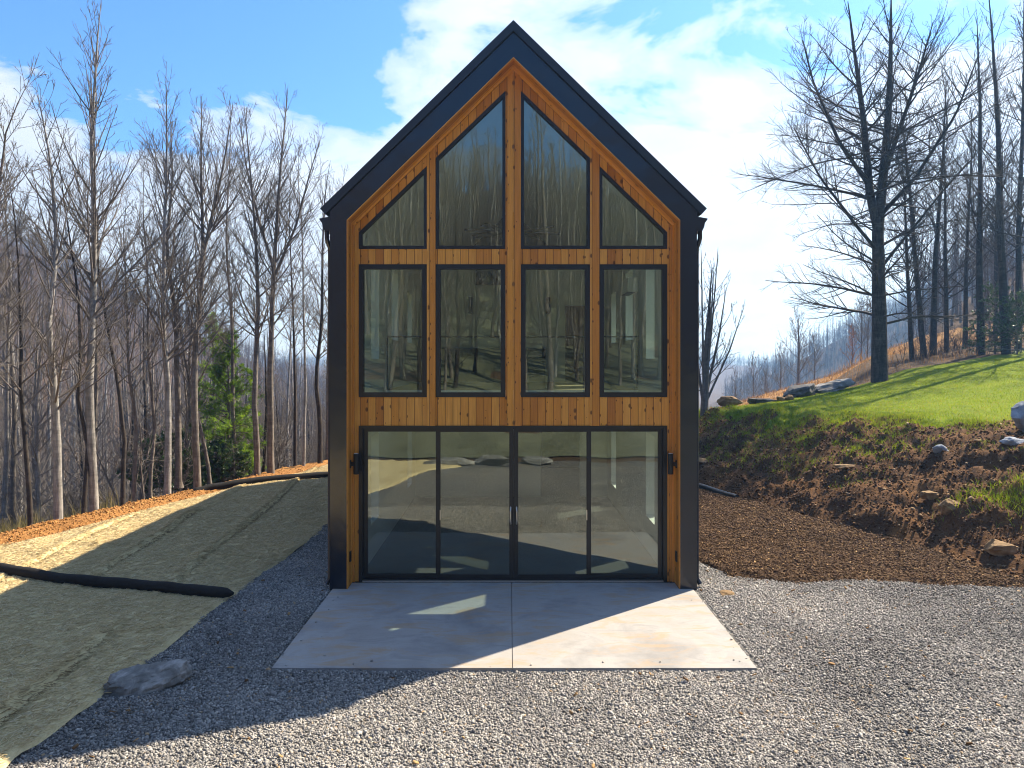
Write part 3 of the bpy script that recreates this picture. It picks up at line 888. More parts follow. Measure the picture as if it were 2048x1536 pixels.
RZ, RE, RS = 8.625, 2.93, .9744          # ridge height, eave half width, slope
def roof_z(x): return RZ - RS * abs(x)
# roof with standing seams
b = MB()
tv = .16
for s in (-1, 1):
    P = [(0, RZ), (s * RE, roof_z(RE)), (s * (RE - .075), roof_z(RE) - .085), (0, RZ - tv)]
    if s > 0: P = P[::-1]
    b.prism(P, -.035, 12.66)
    for k in range(9):
        y = .35 + k * 1.5
        Q = [(s * .02, RZ - .02), (s * (RE - .02), roof_z(RE - .02)), (s * (RE - .02), roof_z(RE - .02) + .04), (s * .02, RZ + .015)]
        if s < 0: Q = Q[::-1]
        b.prism(Q, y, y + .03)
roof = b.build('roof', M['roof'], house)

# dark picture frame round the front
ow, oi = 2.788, 2.533
ztop = lambda x: RZ - tv - .004 - RS * abs(x)
AZ = 8.078; EZ = 5.602
outer = [(-ow, -.16), (-ow, ztop(ow)), (0, ztop(0)), (ow, ztop(ow)), (ow, -.16)]
inner = [(-oi, -.16), (-oi, EZ), (0, AZ), (oi, EZ), (oi, -.16)]
MB().ring(outer[::-1], inner[::-1], 0, .335, False).build('front_surround', M['metal'], house)
# thin raised seam under the rake trim
b = MB()
for s in (-1, 1):
    Q = [(s * .0, ztop(0) - .012), (s * 2.74, ztop(2.74) - .012), (s * 2.74, ztop(2.74) + .0), (0, ztop(0))]
    if s < 0: Q = Q[::-1]
    b.prism(Q, -.006, -.0005)
b.build('rake_seam', M['black'], house)

# cedar lining of the recess
lt = .013
in0 = [(-oi + .001, .002), (-oi + .001, EZ - .001), (0, AZ - .002), (oi - .001, EZ - .001), (oi - .001, .002)]
in1 = [(-oi + lt, .002), (-oi + lt, EZ - lt * .45), (0, AZ - lt * 1.45), (oi - lt, EZ - lt * .45), (oi - lt, .002)]
MB().ring(in0[::-1], in1[::-1], -.008, .352, False).build('cedar_lining', M['wood'], house)
# narrow cedar trim where lining meets the wall
t0 = inset([(-oi + lt + .001, -.3), (oi - lt - .001, -.3), (oi - lt - .001, EZ - .008), (0, AZ - .02), (-oi + lt + .001, EZ - .008)], 0)
t1 = inset(t0, .036)
tr0 = [t0[1], t0[2], t0[3], t0[4], t0[0]]; tr1 = [t1[1], t1[2], t1[3], t1[4], t1[0]]
tr0[0] = (tr0[0][0], .003); tr1[0] = (tr1[0][0], .003); tr0[4] = (tr0[4][0], .003); tr1[4] = (tr1[4][0], .003)
MB().ring(tr0, tr1, .318, .3485, False).build('corner_trim', M['wood'], house)

wall = MB()
we = oi - lt - .002
def rz(x): return AZ - .022 - (AZ - EZ - .012) / oi * abs(x)
DT = lz(851.5)
cols = [(717.4, 854.0), (871.2, 1011.0), (1041.6, 1180.0), (1198.4, 1334.6)]
low = [(528.5, 794.5)] * 4
upz = [(464.5, 332.0), (316.0, 182.0), (182.0, 316.0), (332.0, 464.5)]
UB = 498.0
W0, W1 = .35, .47
for (a, c), (t_, bo), (ul, ur) in zip(cols, low, upz):
    xa, xc = lx(a), lx(c)
    wall.box(xa, xc, W0, W1, DT, lz(bo))
    wall.box(xa, xc, W0, W1, lz(t_), lz(UB))
    wall.prism([(xa, lz(ul)), (xc, lz(ur)), (xc, rz(xc)), (xa, rz(xa))], W0, W1)
ext = [(-we, lx(717.4)), (lx(1334.6), we)]
for xa, xc in ext:
    wall.prism([(xa, .003), (xc, .003), (xc, rz(xc)), (xa, rz(xa))], W0, W1)
wall.build('cedar_wall', M['wood'], house)
posts = MB()
for a, c in ((854.0, 871.2), (1011.0, 1041.6), (1180.0, 1198.4)):
    xa, xc = lx(a), lx(c)
    P = [(xa, DT), (xc, DT), (xc, rz(xc))] + ([(0, rz(0))] if xa < 0 < xc else []) + [(xa, rz(xa))]
    if xa < 0 < xc:
        xm = (xa + xc) / 2
        posts.prism([(xa, DT), (xm - .002, DT), (xm - .002, rz(xm - .002)), (xa, rz(xa))], W0 - .022, W1)
        posts.prism([(xm + .002, DT), (xc, DT), (xc, rz(xc)), (xm + .002, rz(xm + .002))], W0 - .028, W1)
    else:
        posts.prism(P, W0 - .024, W1)
posts.build('cedar_posts', M['wood'], house)

def window(poly, fw, y0=.338, y1=.43):
    ins = inset(poly, fw)
    w = MB().ring(poly, ins, y0, y1).build('window', M['frame'], house)
    pi_ = inset(poly, fw - .012)
    MB().prism(pi_, .382, .388).build('pane', M['glass'], w)
    return w
for (a, c), (t_, bo), (ul, ur) in zip(cols, low, upz):
    xa, xc = lx(a) + .003, lx(c) - .003
    g = .003
    if ul != ur:
        if a < 860:   P = [(xa, lz(UB) + g), (xc, lz(UB) + g), (xc, lz(ur) - g), (xa, lz(ul) - g)]
        else:         P = [(xa, lz(UB) + g), (xc, lz(UB) + g), (xc, lz(ur) - g), (xa, lz(ul) - g)]
        window(P, .047)
    window([(xa, lz(bo) + g), (xc, lz(bo) + g), (xc, lz(t_) - g), (xa, lz(t_) - g)], .073)

# four panel sliding door
xa, xc = lx(718) + .002, lx(1333.6) - .002
P = [(xa, .012), (xc, .012), (xc, DT - .003), (xa, DT - .003)]
door = MB().ring(P, [(xa + .058, .05), (xc - .058, .05), (xc - .058, DT - .05), (xa + .058, DT - .05)], .325, .475).build('door', M['frame'], house)
MB().box(xa + .06, xc - .06, .30, .40, .006, .03).build('threshold', M['steel'], door)
xs = [xa + .059, lx(876), lx(1027.5), lx(1178), xc - .059]
zb, zt = .051, DT - .051
for i in range(4):
    off = 0 if i in (1, 2) else .042
    x0, x1 = xs[i] - (.03 if i == 1 else 0), xs[i + 1] + (.03 if i == 2 else 0)
    if i == 1: x1 -= .002
    if i == 2: x0 += .002
    if i == 0: x1 += .03
    if i == 3: x0 -= .03
    sw = .068
    o_ = [(x0, zb), (x1, zb), (x1, zt), (x0, zt)]
    i_ = [(x0 + sw, zb + .062), (x1 - sw, zb + .062), (x1 - sw, zt - .045), (x0 + sw, zt - .045)]
    MB().ring(o_, i_, .345 + off, .383 + off).build('panel_frame', M['frame'], door)
    j_ = inset(i_, -.01)
    MB().prism(j_, .360 + off, .366 + off).build('pane', M['door_glass'], door)
for s, px in ((-1, 1021.4), (1, 1033.0)):
    x = lx(px); z0, z1 = lz(1048), lz(1014)
    h = MB().tube([(x, .344, z0), (x, .312, z0 + .015), (x + s * .004, .296, z0 + .06), (x + s * .004, .292, (z0 + z1) / 2), (x + s * .004, .296, z1 - .06), (x, .312, z1 - .015), (x, .344, z1)], .0125, 10)
    h.build('handle', M['steel'], door, True)
    MB().box(x - .016, x + .016, .3395, .3445, z0 - .03, z1 + .03).build('handle_plate', M['frame'], door)
for px in (880.5, 1173.5):
    MB().box(lx(px) - .006, lx(px) + .006, .335, .3445, lz(1040), lz(1020)).build('finger_pull', M['steel'], door)

# side walls with cut window openings; middle upper pair added to brighten the interior
OPS = [(1.53, 2.30, .62, 2.15), (1.53, 2.30, 3.5, 5.35), (3.7, 4.6, 3.9, 5.35), (6.0, 6.77, .45, 2.15), (6.0, 6.77, 3.9, 5.1)]
def wall_open(mb, x0, x1, y0, y1, z0, z1, ops):
    ys = sorted({y0, y1} | {v for o in ops for v in o[:2]})
    for a, c in zip(ys, ys[1:]):
        zs = sorted([(o[2], o[3]) for o in ops if o[0] <= a + 1e-6 and o[1] >= c - 1e-6])
        z = z0
        for q0, q1 in zs:
            mb.box(x0, x1, a, c, z, q0); z = q1
        mb.box(x0, x1, a, c, z, z1)
for s in (-1, 1):
    o = MB(); i = MB()
    xo = sorted((s * 2.622, s * 2.786)); xi = sorted((s * 2.455, s * 2.62))
    wall_open(o, xo[0], xo[1], .337, 12.55, -.16, 5.735, OPS)
    wall_open(i, xi[0], xi[1], .50, 12.3, 0.0, 5.85, OPS)
    o.build('side_wall', M['metal'], house); i.build('inner_wall', M['plaster'], house)
    for (a, c, z0, z1) in OPS:
        f = MB()
        x0, x1 = sorted((s * 2.66, s * 2.73)); fw = .045
        f.box(x0, x1, a, a + fw, z0, z1); f.box(x0, x1, c - fw, c, z0, z1)
        f.box(x0, x1, a + fw, c - fw, z0, z0 + fw); f.box(x0, x1, a + fw, c - fw, z1 - fw, z1)
        w = f.build('side_window', M['frame'], house)
        q0, q1 = sorted((s * 2.692, s * 2.698))
        MB().box(q0, q1, a + fw - .01, c - fw + .01, z0 + fw - .01, z1 - fw + .01).build('pane', M['glass'], w)
MB().prism([(-2.62, -.16), (2.62, -.16), (2.62, ztop(2.62) - .003), (0, ztop(0) - .003), (-2.62, ztop(2.62) - .003)], 12.32, 12.55).build('rear_wall', M['metal'], house)
b = MB()
for s in (-1, 1):
    P = [(s * .0, ztop(0) - .05), (s * 2.6, ztop(2.6) - .05), (s * 2.6, ztop(2.6) - .10), (0, ztop(0) - .10)]
    if s > 0: P = P[::-1]
    b.prism(P, .5, 12.3)
b.build('ceiling', M['plaster'], house)
MB().box(-2.45, 2.45, .48, 12.3, -.12, -.002).build('ground_floor', M['floor_dark'], house)
mez = MB().box(-2.452, 2.452, 3.0, 12.3, 2.60, 2.895).build('upper_floor', M['plaster'], house)
MB().box(-2.45, 2.45, 3.02, 12.28, 2.8955, 2.905).build('floor_boards', M['floor_wood'], mez)
rail = MB()
rail.tube([(-2.44, 3.06, 3.93), (2.44, 3.06, 3.93)], .012, 8)
for x in (-2.43, 2.43): rail.tube([(x, 3.06, 2.90), (x, 3.06, 3.93)], .012, 8)
rail.build('guard_rail', M['black'], house)
pw = MB()
pw.box(-2.45, 1.45, 8.4, 8.5, 2.907, 6.2); pw.box(2.2, 2.45, 8.4, 8.5, 2.907, 6.2); pw.box(1.45, 2.2, 8.4, 8.5, 4.95, 6.2)
pw.build('partition_wall', M['plaster'], house)
pw = MB()
pw.box(-2.45, .75, 7.4, 7.5, 0, 2.598); pw.box(1.75, 2.45, 7.4, 7.5, 0, 2.598); pw.box(.75, 1.75, 7.4, 7.5, 2.1, 2.598)
pw.build('partition_wall', M['plaster'], house)
MB().box(1.46, 2.19, 8.43, 8.47, 2.91, 4.94).build('interior_door', M['brown_door'], house)
MB().box(-.95, -.1, 8.30, 8.39, 5.5, 6.15).build('loft_shade_panel', M['cabinet'], house)  # solid dark panel, its colour standing in for shade inside a loft opening

# gutters and downspouts
for s in (-1, 1):
    g = MB()
    x0 = 2.79
    prof = [(x0, 5.44), (x0 + .085, 5.44), (x0 + .115, 5.50), (x0 + .125, 5.56), (x0 + .165, 5.615), (x0 + .165, 5.63), (x0, 5.66)]
    P = [(s * a, c) for a, c in prof]
    if s < 0: P = P[::-1]
    g.prism(P, .02, 12.6)
    gut = g.build('gutter', M['metal'], house)
    d = MB()
    r = .034
    pts = [(s * (x0 + .07), .10, 5.46), (s * (x0 + .07), .10, 5.34), (s * (x0 + .055), .12, 5.27), (s * (x0 + .0365), .16, 5.20), (s * (x0 + .036), .17, 5.1), (s * (x0 + .036), .17, .12), (s * (x0 + .08), .13, .03)]
    d.tube(pts, r, 10)
    d.build('downspout', M['metal'], gut, True)

# ---------------------------------------------------------- things on and in the cabin
def wall_lamp(px, s, label):
    Y = 11.08
    e = empty('wall_lamp', (HX + s * (oi - lt), Y, 1.87), label, 'wall lamp', 'outside wall lamps beside the glass door')
    x = -s * .092
    prof = [(.0, -.16), (.03, -.16), (.040, -.157), (.042, -.15), (.042, .15), (.040, .157), (.03, .16), (0, .16)]
    bm = MB(); bm.tube([(x, 0, z) for r_, z in prof[1:-1]], [r_ for r_, z in prof[1:-1]], 20)
    bm.build('shade', M['black'], e, True)
    MB().tube([(x, 0, .1605), (x, 0, .1645)], .034, 16).build('lens', M['lens'], e)
    q = sorted((-s * .052, -s * .012))
    MB().box(q[0], q[1], -.02, .02, -.03, .03).build('arm', M['black'], e)
    q = sorted((-s * .012, -s * .0005))
    MB().box(q[0], q[1], -.035, .035, -.06, .06).build('mounting_plate', M['black'], e)
wall_lamp(708, -1, 'black cylinder wall lamp on the cedar return nearest the straw')
wall_lamp(1344, 1, 'black cylinder wall lamp on the cedar return nearest the mulch bank')
for s, lb in ((-1, 'small black outlet cover low on the cedar return nearest the straw'), (1, 'small black outlet cover low on the cedar return nearest the mulch bank')):
    q = sorted((s * .0, -s * .018))
    e = MB().box(q[0], q[1], -.04, .04, -.08, .08)
    ob = e.build('outlet_cover', M['black'], None, bevel=.004)
    ob.location = (HX + s * (oi - lt - .0005), 11.06, .45)
    tag(ob, lb, 'outlet cover', 'outlet covers beside the glass door')

fan = empty('ceiling_fan', (.07, 14.6, 6.08), 'black eight bladed ceiling fan seen through the upper windows', 'ceiling fan')
MB().tube([(0, 0, .13), (0, 0, 1.95)], .016, 10).build('down_rod', M['black'], fan, True)
MB().tube([(0, 0, -.09), (0, 0, -.07), (0, 0, .05), (0, 0, .10), (0, 0, .14)], [.06, .11, .13, .10, .04], 20).build('motor', M['black'], fan, True)
for k in range(8):
    a = 2 * PI * k / 8 + .18
    ca, sa = math.cos(a), math.sin(a)
    m = MB()
    for (r0, r1, w0, w1) in ((.11, .30, .05, .05), (.30, .98, .105, .125)):
        pt = lambda r_, w_, z_: (r_ * ca - w_ * sa, r_ * sa + w_ * ca, z_ + .32 * w_)
        A = [pt(r0, -w0 / 2, .0), pt(r1, -w1 / 2, .0), pt(r1, w1 / 2, .0), pt(r0, w0 / 2, .0)]
        B = [(x, y, z + .012) for x, y, z in A]
        m.face(A[::-1]); m.face(B)
        for i in range(4): m.face([A[i], A[(i + 1) % 4], B[(i + 1) % 4], B[i]])
    m.build('blade', M['black'], fan)
for x, lb in ((-1.02, 'black wall sconce inside, behind the second lower window'), (1.06, 'black wall sconce inside, behind the third lower window')):
    e = empty('wall_sconce', (x, HY + 8.4, 4.95), lb, 'wall sconce', 'sconces on the upper inside wall')
    MB().tube([(0, -.10, -.22), (0, -.10, -.215), (0, -.10, .215), (0, -.10, .22)], [.05, .06, .06, .05], 16).build('shade', M['black'], e, True)
    MB().box(-.03, .03, -.045, -.001, -.06, .06).build('mounting_plate', M['black'], e)
ac = empty('air_conditioner', (HX + 2.454, HY + 3.5, 4.95), 'white wall mounted air conditioner seen through the rightmost lower window', 'air conditioner')
MB().box(-.21, -.001, -.42, .42, -.14, .15).build('case', M['white'], ac, bevel=.02)
MB().box(-.205, -.05, -.36, .36, -.152, -.142).build('louvre', M['black'], ac)
kc = empty('kitchen_counter', (HX, HY + 7.9, 2.906), 'pale counter with dark cupboards on the upper floor inside', 'kitchen counter')
MB().box(-2.3, .9, -.32, .28, .885, .925).build('worktop', M['counter'], kc)
MB().box(-2.28, .88, -.28, .27, .0, .88).build('cupboard', M['cabinet'], kc)

# patio slab, two pours with a joint
b = MB()
pj = .045
for x0, x1 in ((-2.67, pj - .005), (pj + .005, 2.80)):
    b.box(x0, x1, 8.09, HY - .004, -.16, 0)
ia, ib = HX - oi + lt + .003, HX + oi - lt - .003
for x0, x1 in ((ia, pj - .005), (pj + .005, ib)):
    b.box(x0, x1, HY - .002, HY + .3, -.16, 0)
b.box(pj - .0045, pj + .0045, 8.1, HY + .29, -.16, -.012)
tag(b.build('patio', M['concrete'], None), 'pale concrete patio slab in front of the glass door', 'patio', kind='structure')

# ------------------------------------------------------------------ rocks, socks, pipe
def rock(name, loc, dims, seed, mat_, label, cat='rock', group=None, flat=.0, rotz=0.0, tilt=(0, 0), nplanes=16, sub=4):
    rr = np.random.default_rng(seed)
    import bmesh
    bm = bmesh.new(); bmesh.ops.create_icosphere(bm, subdivisions=sub, radius=1)
    D = np.array([v.co[:] for v in bm.verts])
    N = rr.normal(0, 1, (nplanes, 3)); N /= np.linalg.norm(N, axis=1)[:, None]
    d = rr.uniform(.62, .95, nplanes)
    if flat: N = np.vstack([N, [[.05, 0, 1], [0, .05, -1]]]); d = np.append(d, [flat, flat])
    dots = D @ N.T
    rad = np.min(np.where(dots > .05, d[None] / np.maximum(dots, .05), 9), axis=1)
    rad = np.minimum(rad, 1.15)
    P = D * rad[:, None]
    lay = fbm(P[:, 2] * 7 + P[:, 0] * 1.2, P[:, 1] * 1.5 + 3, 4, seed) * .10
    rad2 = 1 + lay + .16 * fbm(P[:, 0] * 3 + 5, P[:, 1] * 3 + P[:, 2] * 2.1, 4, seed + 3)
    rad2 = rad2 + .035 * fbm(P[:, 0] * 9, P[:, 1] * 9 + P[:, 2] * 7, 3, seed + 9)
    P = P * rad2[:, None] * np.array(dims)[None] * .5
    for v, p in zip(bm.verts, P): v.co = p
    me = bpy.data.meshes.new(name); bm.to_mesh(me); bm.free()
    for p in me.polygons: p.use_smooth = True
    me.set_sharp_from_angle(angle=R(28))
    me.materials.append(mat_)
    o = link(name, me); o.location = loc; o.rotation_euler = (tilt[0], tilt[1], rotz)
    return tag(o, label, cat, group)

rock('boulder', (-3.93, 7.70, .03), (.86, .46, .42), 6, M['rock_grey'], 'flat grey banded boulder at the edge of straw and gravel', 'boulder', None, .55, R(30), (R(6), R(-9)), nplanes=14, sub=5)
def bank_rock(px, py, D, dims, seed, mt, label, sink=.3, **kw):
    x = (px - VX) / F * D
    z = float(lawn_z(x, D)) + dims[2] * (.5 - sink)
    return rock(kw.pop('name', 'rock'), (x, D, z), dims, seed, mt, label, **kw)
bank_rock(1458, 818, 25.2, (1.0, .6, .5), 8, M['rock_tan'], 'pale blocky boulder at the lawn crest beside the small many stemmed tree', .12, name='boulder', flat=.7, rotz=.2, cat='boulder')
bank_rock(1527, 808, 26.2, (1.3, .7, .42), 12, M['rock_dark'], 'low dark rock left of the two big slabs on the lawn crest', .35, name='boulder', flat=.6, rotz=.2, cat='boulder')
bank_rock(1600, 780, 27.6, (1.5, 1.1, .85), 15, M['rock_dark'], 'dark layered slab rock, the darker one of two on the lawn crest', .25, name='boulder', flat=.5, rotz=.3, tilt=(0, R(-14)), cat='boulder')
bank_rock(1665, 772, 27.9, (2.0, 1.2, .62), 18, M['rock_grey'], 'long grey slab rock nearest the big bare tree on the lawn crest', .15, name='boulder', flat=.45, rotz=.25, tilt=(0, R(-12)), cat='boulder')
bank_rock(1562, 800, 26.0, (.35, .3, .26), 19, M['rock_tan'], 'small pale rock in front of the dark slabs on the lawn', .25)
bank_rock(1578, 797, 26.0, (.42, .3, .24), 20, M['rock_tan'], 'small rounded tan rock just below the dark layered slab', .25)
bank_rock(2052, 782, 16.3, (.72, .55, .72), 23, M['rock_blue'], 'tall blue grey boulder standing where lawn meets raw soil at the frame edge', .1, name='boulder', rotz=.4, cat='boulder', nplanes=9)
bank_rock(2030, 830, 15.2, (.5, .35, .22), 24, M['rock_blue'], 'flat grey stone in the soil below the blue grey boulder', .3)
bank_rock(1858, 992, 14.6, (.42, .3, .26), 27, M['rock_tan'], 'tan layered stone halfway up the brown bank', .3, flat=.6)
bank_rock(1898, 1030, 13.7, (.46, .36, .34), 28, M['rock_tan'], 'larger tan stone on the bank left of the long grass tufts', .3)
bank_rock(2000, 1100, 12.2, (.62, .42, .36), 29, M['rock_tan'], 'biggest tan rock at the foot of the bank by the mulch', .28, rotz=.35)
bank_rock(1878, 898, 16.0, (.34, .26, .24), 31, M['rock_blue'], 'small whitish stone high on the brown bank', .3)
bank_rock(1690, 975, 17.0, (.5, .25, .16), 33, M['rock_tan'], 'thin flat stone lying low on the middle of the bank', .3, flat=.5)
bank_rock(1400, 905, 20.5, (.5, .35, .26), 34, M['rock_tan'], 'tan stone on the bank right beside the cabin wall', .3)
k = 0
for (px, D) in ((1475, 19.8), (1540, 19.0), (1620, 17.5), (1720, 16.4), (1770, 15.5), (1820, 15.8), (1930, 14.4), (1985, 14.2), (1760, 17.6), (1955, 15.6), (1660, 18.4), (1840, 14.2)):
    sz = random.uniform(.08, .17)
    x = (px - VX) / F * D
    bank_rock(px, 0, D, (sz * 1.3, sz, sz * .8), 50 + k, M['rock_tan'], 'small tan stone among the soil lumps of the bank', .3, group='small stones scattered over the brown bank', sub=3, rotz=k * .7)
    k += 1
rock('rock', (3.28, 10.75, -.02), (.30, .22, .11), 41, M['rock_tan'], 'flat yellow tan stone on gravel by the cabin corner', 'rock', None, .6, .2)
# boulder wall and rocks behind the camera, seen mirrored in the door
for i, (x, y, dx, dz) in enumerate(((-1.9, -1.6, 1.6, .45), (-.5, -1.8, 1.8, .55), (.9, -1.9, 1.3, .4))):
    rock('boulder', (x, y, .06), (dx, .9, dz), 70 + i, M['rock_grey'], 'grey boulder in the row mirrored in the glass door', 'boulder', 'boulders mirrored in the door glass', .7, i * .5)

def sock(name, pts, r, label):
    P = []
    for (x, y) in pts: P.append(Vector((x, y, float(straw_z(np.array(x), np.array(y))) + r * .72)))
    Q = []
    for i in range(len(P) - 1):
        for k in range(8): Q.append(P[i].lerp(P[i + 1], k / 8))
    Q.append(P[-1])
    n = len(Q)
    Q = [Vector((q.x, q.y + .012 * math.sin(i * .3), q.z + .004 * math.sin(i * 1.1))) for i, q in enumerate(Q)]
    rs = [r * (1 + .03 * math.sin(i * 1.7) + .03 * math.sin(i * .6 + 1)) for i in range(n)]
    rs[0] = r * .25; rs[1] = r * .85; rs[-1] = r * .3; rs[-2] = r * .9
    ob = MB().tube(Q, rs, 14).build(name, M['sock'], None, True)
    return tag(ob, label, 'silt sock', 'black silt socks across the straw')
a0 = [((px - VX) / F * D, D) for px, D in ((-60, 11.9), (0, 11.7), (120, 11.35), (250, 11.05), (360, 10.75), (466, 10.45))]
sock('silt_sock', a0, .085, 'nearer black silt sock ending at the gravel edge')
a1 = [((px - VX) / F * D, D) for px, D in ((384, 19.6), (420, 19.9), (520, 20.6), (640, 21.3), (720, 21.8), (800, 22))]
a1 = [(x, y) for x, y in a1 if x < -3.4]
sock('silt_sock', a1, .105, 'farther black silt sock running behind the cabin corner')

pp = MB()
path = [Vector(p) for p in ((4.55, 19.9, .10), (4.95, 19.75, .10), (5.2, 19.4, .09), (5.45, 18.6, .07), (5.75, 17.9, .05))]
Q = []
for i in range(len(path) - 1):
    for k in range(10): Q.append(path[i].lerp(path[i + 1], k / 10))
pp.tube(Q, [.06 + .008 * (i % 2) for i in range(len(Q))], 12)
tag(pp.build('drain_pipe', M['pipe'], None, True), 'black corrugated drain pipe at the bank foot beside the cabin', 'drain pipe')

# ================================================================== TREES
def tubes(pts, rad, sides):
    """pts [B,n,3], rad [B,n] -> V, F"""
    B, n, _ = pts.shape
    T = np.empty_like(pts)
    T[:, 1:-1] = pts[:, 2:] - pts[:, :-2]; T[:, 0] = pts[:, 1] - pts[:, 0]; T[:, -1] = pts[:, -1] - pts[:, -2]
    T /= np.maximum(np.linalg.norm(T, axis=2, keepdims=True), 1e-9)
    mean = pts[:, -1] - pts[:, 0]
    vert = np.abs(mean[:, 2]) > .8 * np.linalg.norm(mean, axis=1)
    ref = np.where(vert[:, None], np.array([[1.0, 0, 0]]), np.array([[0, 0, 1.0]]))
    A = np.cross(T, ref[:, None, :]); A /= np.maximum(np.linalg.norm(A, axis=2, keepdims=True), 1e-9)
    Bv = np.cross(T, A)
    q = 2 * PI * np.arange(sides) / sides
    V = pts[:, :, None, :] + (A[:, :, None, :] * np.cos(q)[None, None, :, None] + Bv[:, :, None, :] * np.sin(q)[None, None, :, None]) * rad[:, :, None, None]
    i = np.arange(B * n * sides).reshape(B, n, sides)
    a = i[:, :-1, :]; b2 = i[:, 1:, :]
    Fc = np.stack([a, b2, np.roll(b2, -1, 2), np.roll(a, -1, 2)], -1).reshape(-1, 4)
    return V.reshape(-1, 3), Fc

def grow(P0, D0, L, r0, nseg, curl, wander, rg, r1=.35):
    B = len(P0)
    pts = np.empty((B, nseg + 1, 3)); rad = np.empty((B, nseg + 1))
    pts[:, 0] = P0; D = D0 / np.linalg.norm(D0, axis=1, keepdims=True)
    curl = np.broadcast_to(curl, (B,))
    for k in range(nseg):
        D = D + np.array([[0, 0, 1.0]]) * curl[:, None] + rg.normal(0, wander, (B, 3))
        D /= np.linalg.norm(D, axis=1, keepdims=True)
        pts[:, k + 1] = pts[:, k] + D * (L / nseg)[:, None]
    t = np.linspace(0, 1, nseg + 1)
    rad[:] = r0[:, None] * (1 + (r1 - 1) * t[None, :])
    return pts, rad

def spawn(pts, rad, cnt, tr, ang, rg):
    """children start points along parents"""
    B, n, _ = pts.shape
    idx = np.repeat(np.arange(B), cnt)
    m = len(idx)
    t = rg.uniform(tr[0], tr[1], m)
    f = t * (n - 1); i0 = np.minimum(f.astype(int), n - 2); w = (f - i0)[:, None]
    P = pts[idx, i0] * (1 - w) + pts[idx, i0 + 1] * w
    T = pts[idx, i0 + 1] - pts[idx, i0]; T /= np.linalg.norm(T, axis=1, keepdims=True)
    r = rad[idx, i0] * (1 - w[:, 0]) + rad[idx, i0 + 1] * w[:, 0]
    N = rg.normal(0, 1, (m, 3)); N -= (N * T).sum(1, keepdims=True) * T; N /= np.linalg.norm(N, axis=1, keepdims=True)
    a = rg.normal(ang[0], ang[1], m)
    D = T * np.cos(a)[:, None] + N * np.sin(a)[:, None]
    return idx, t, P, D, r

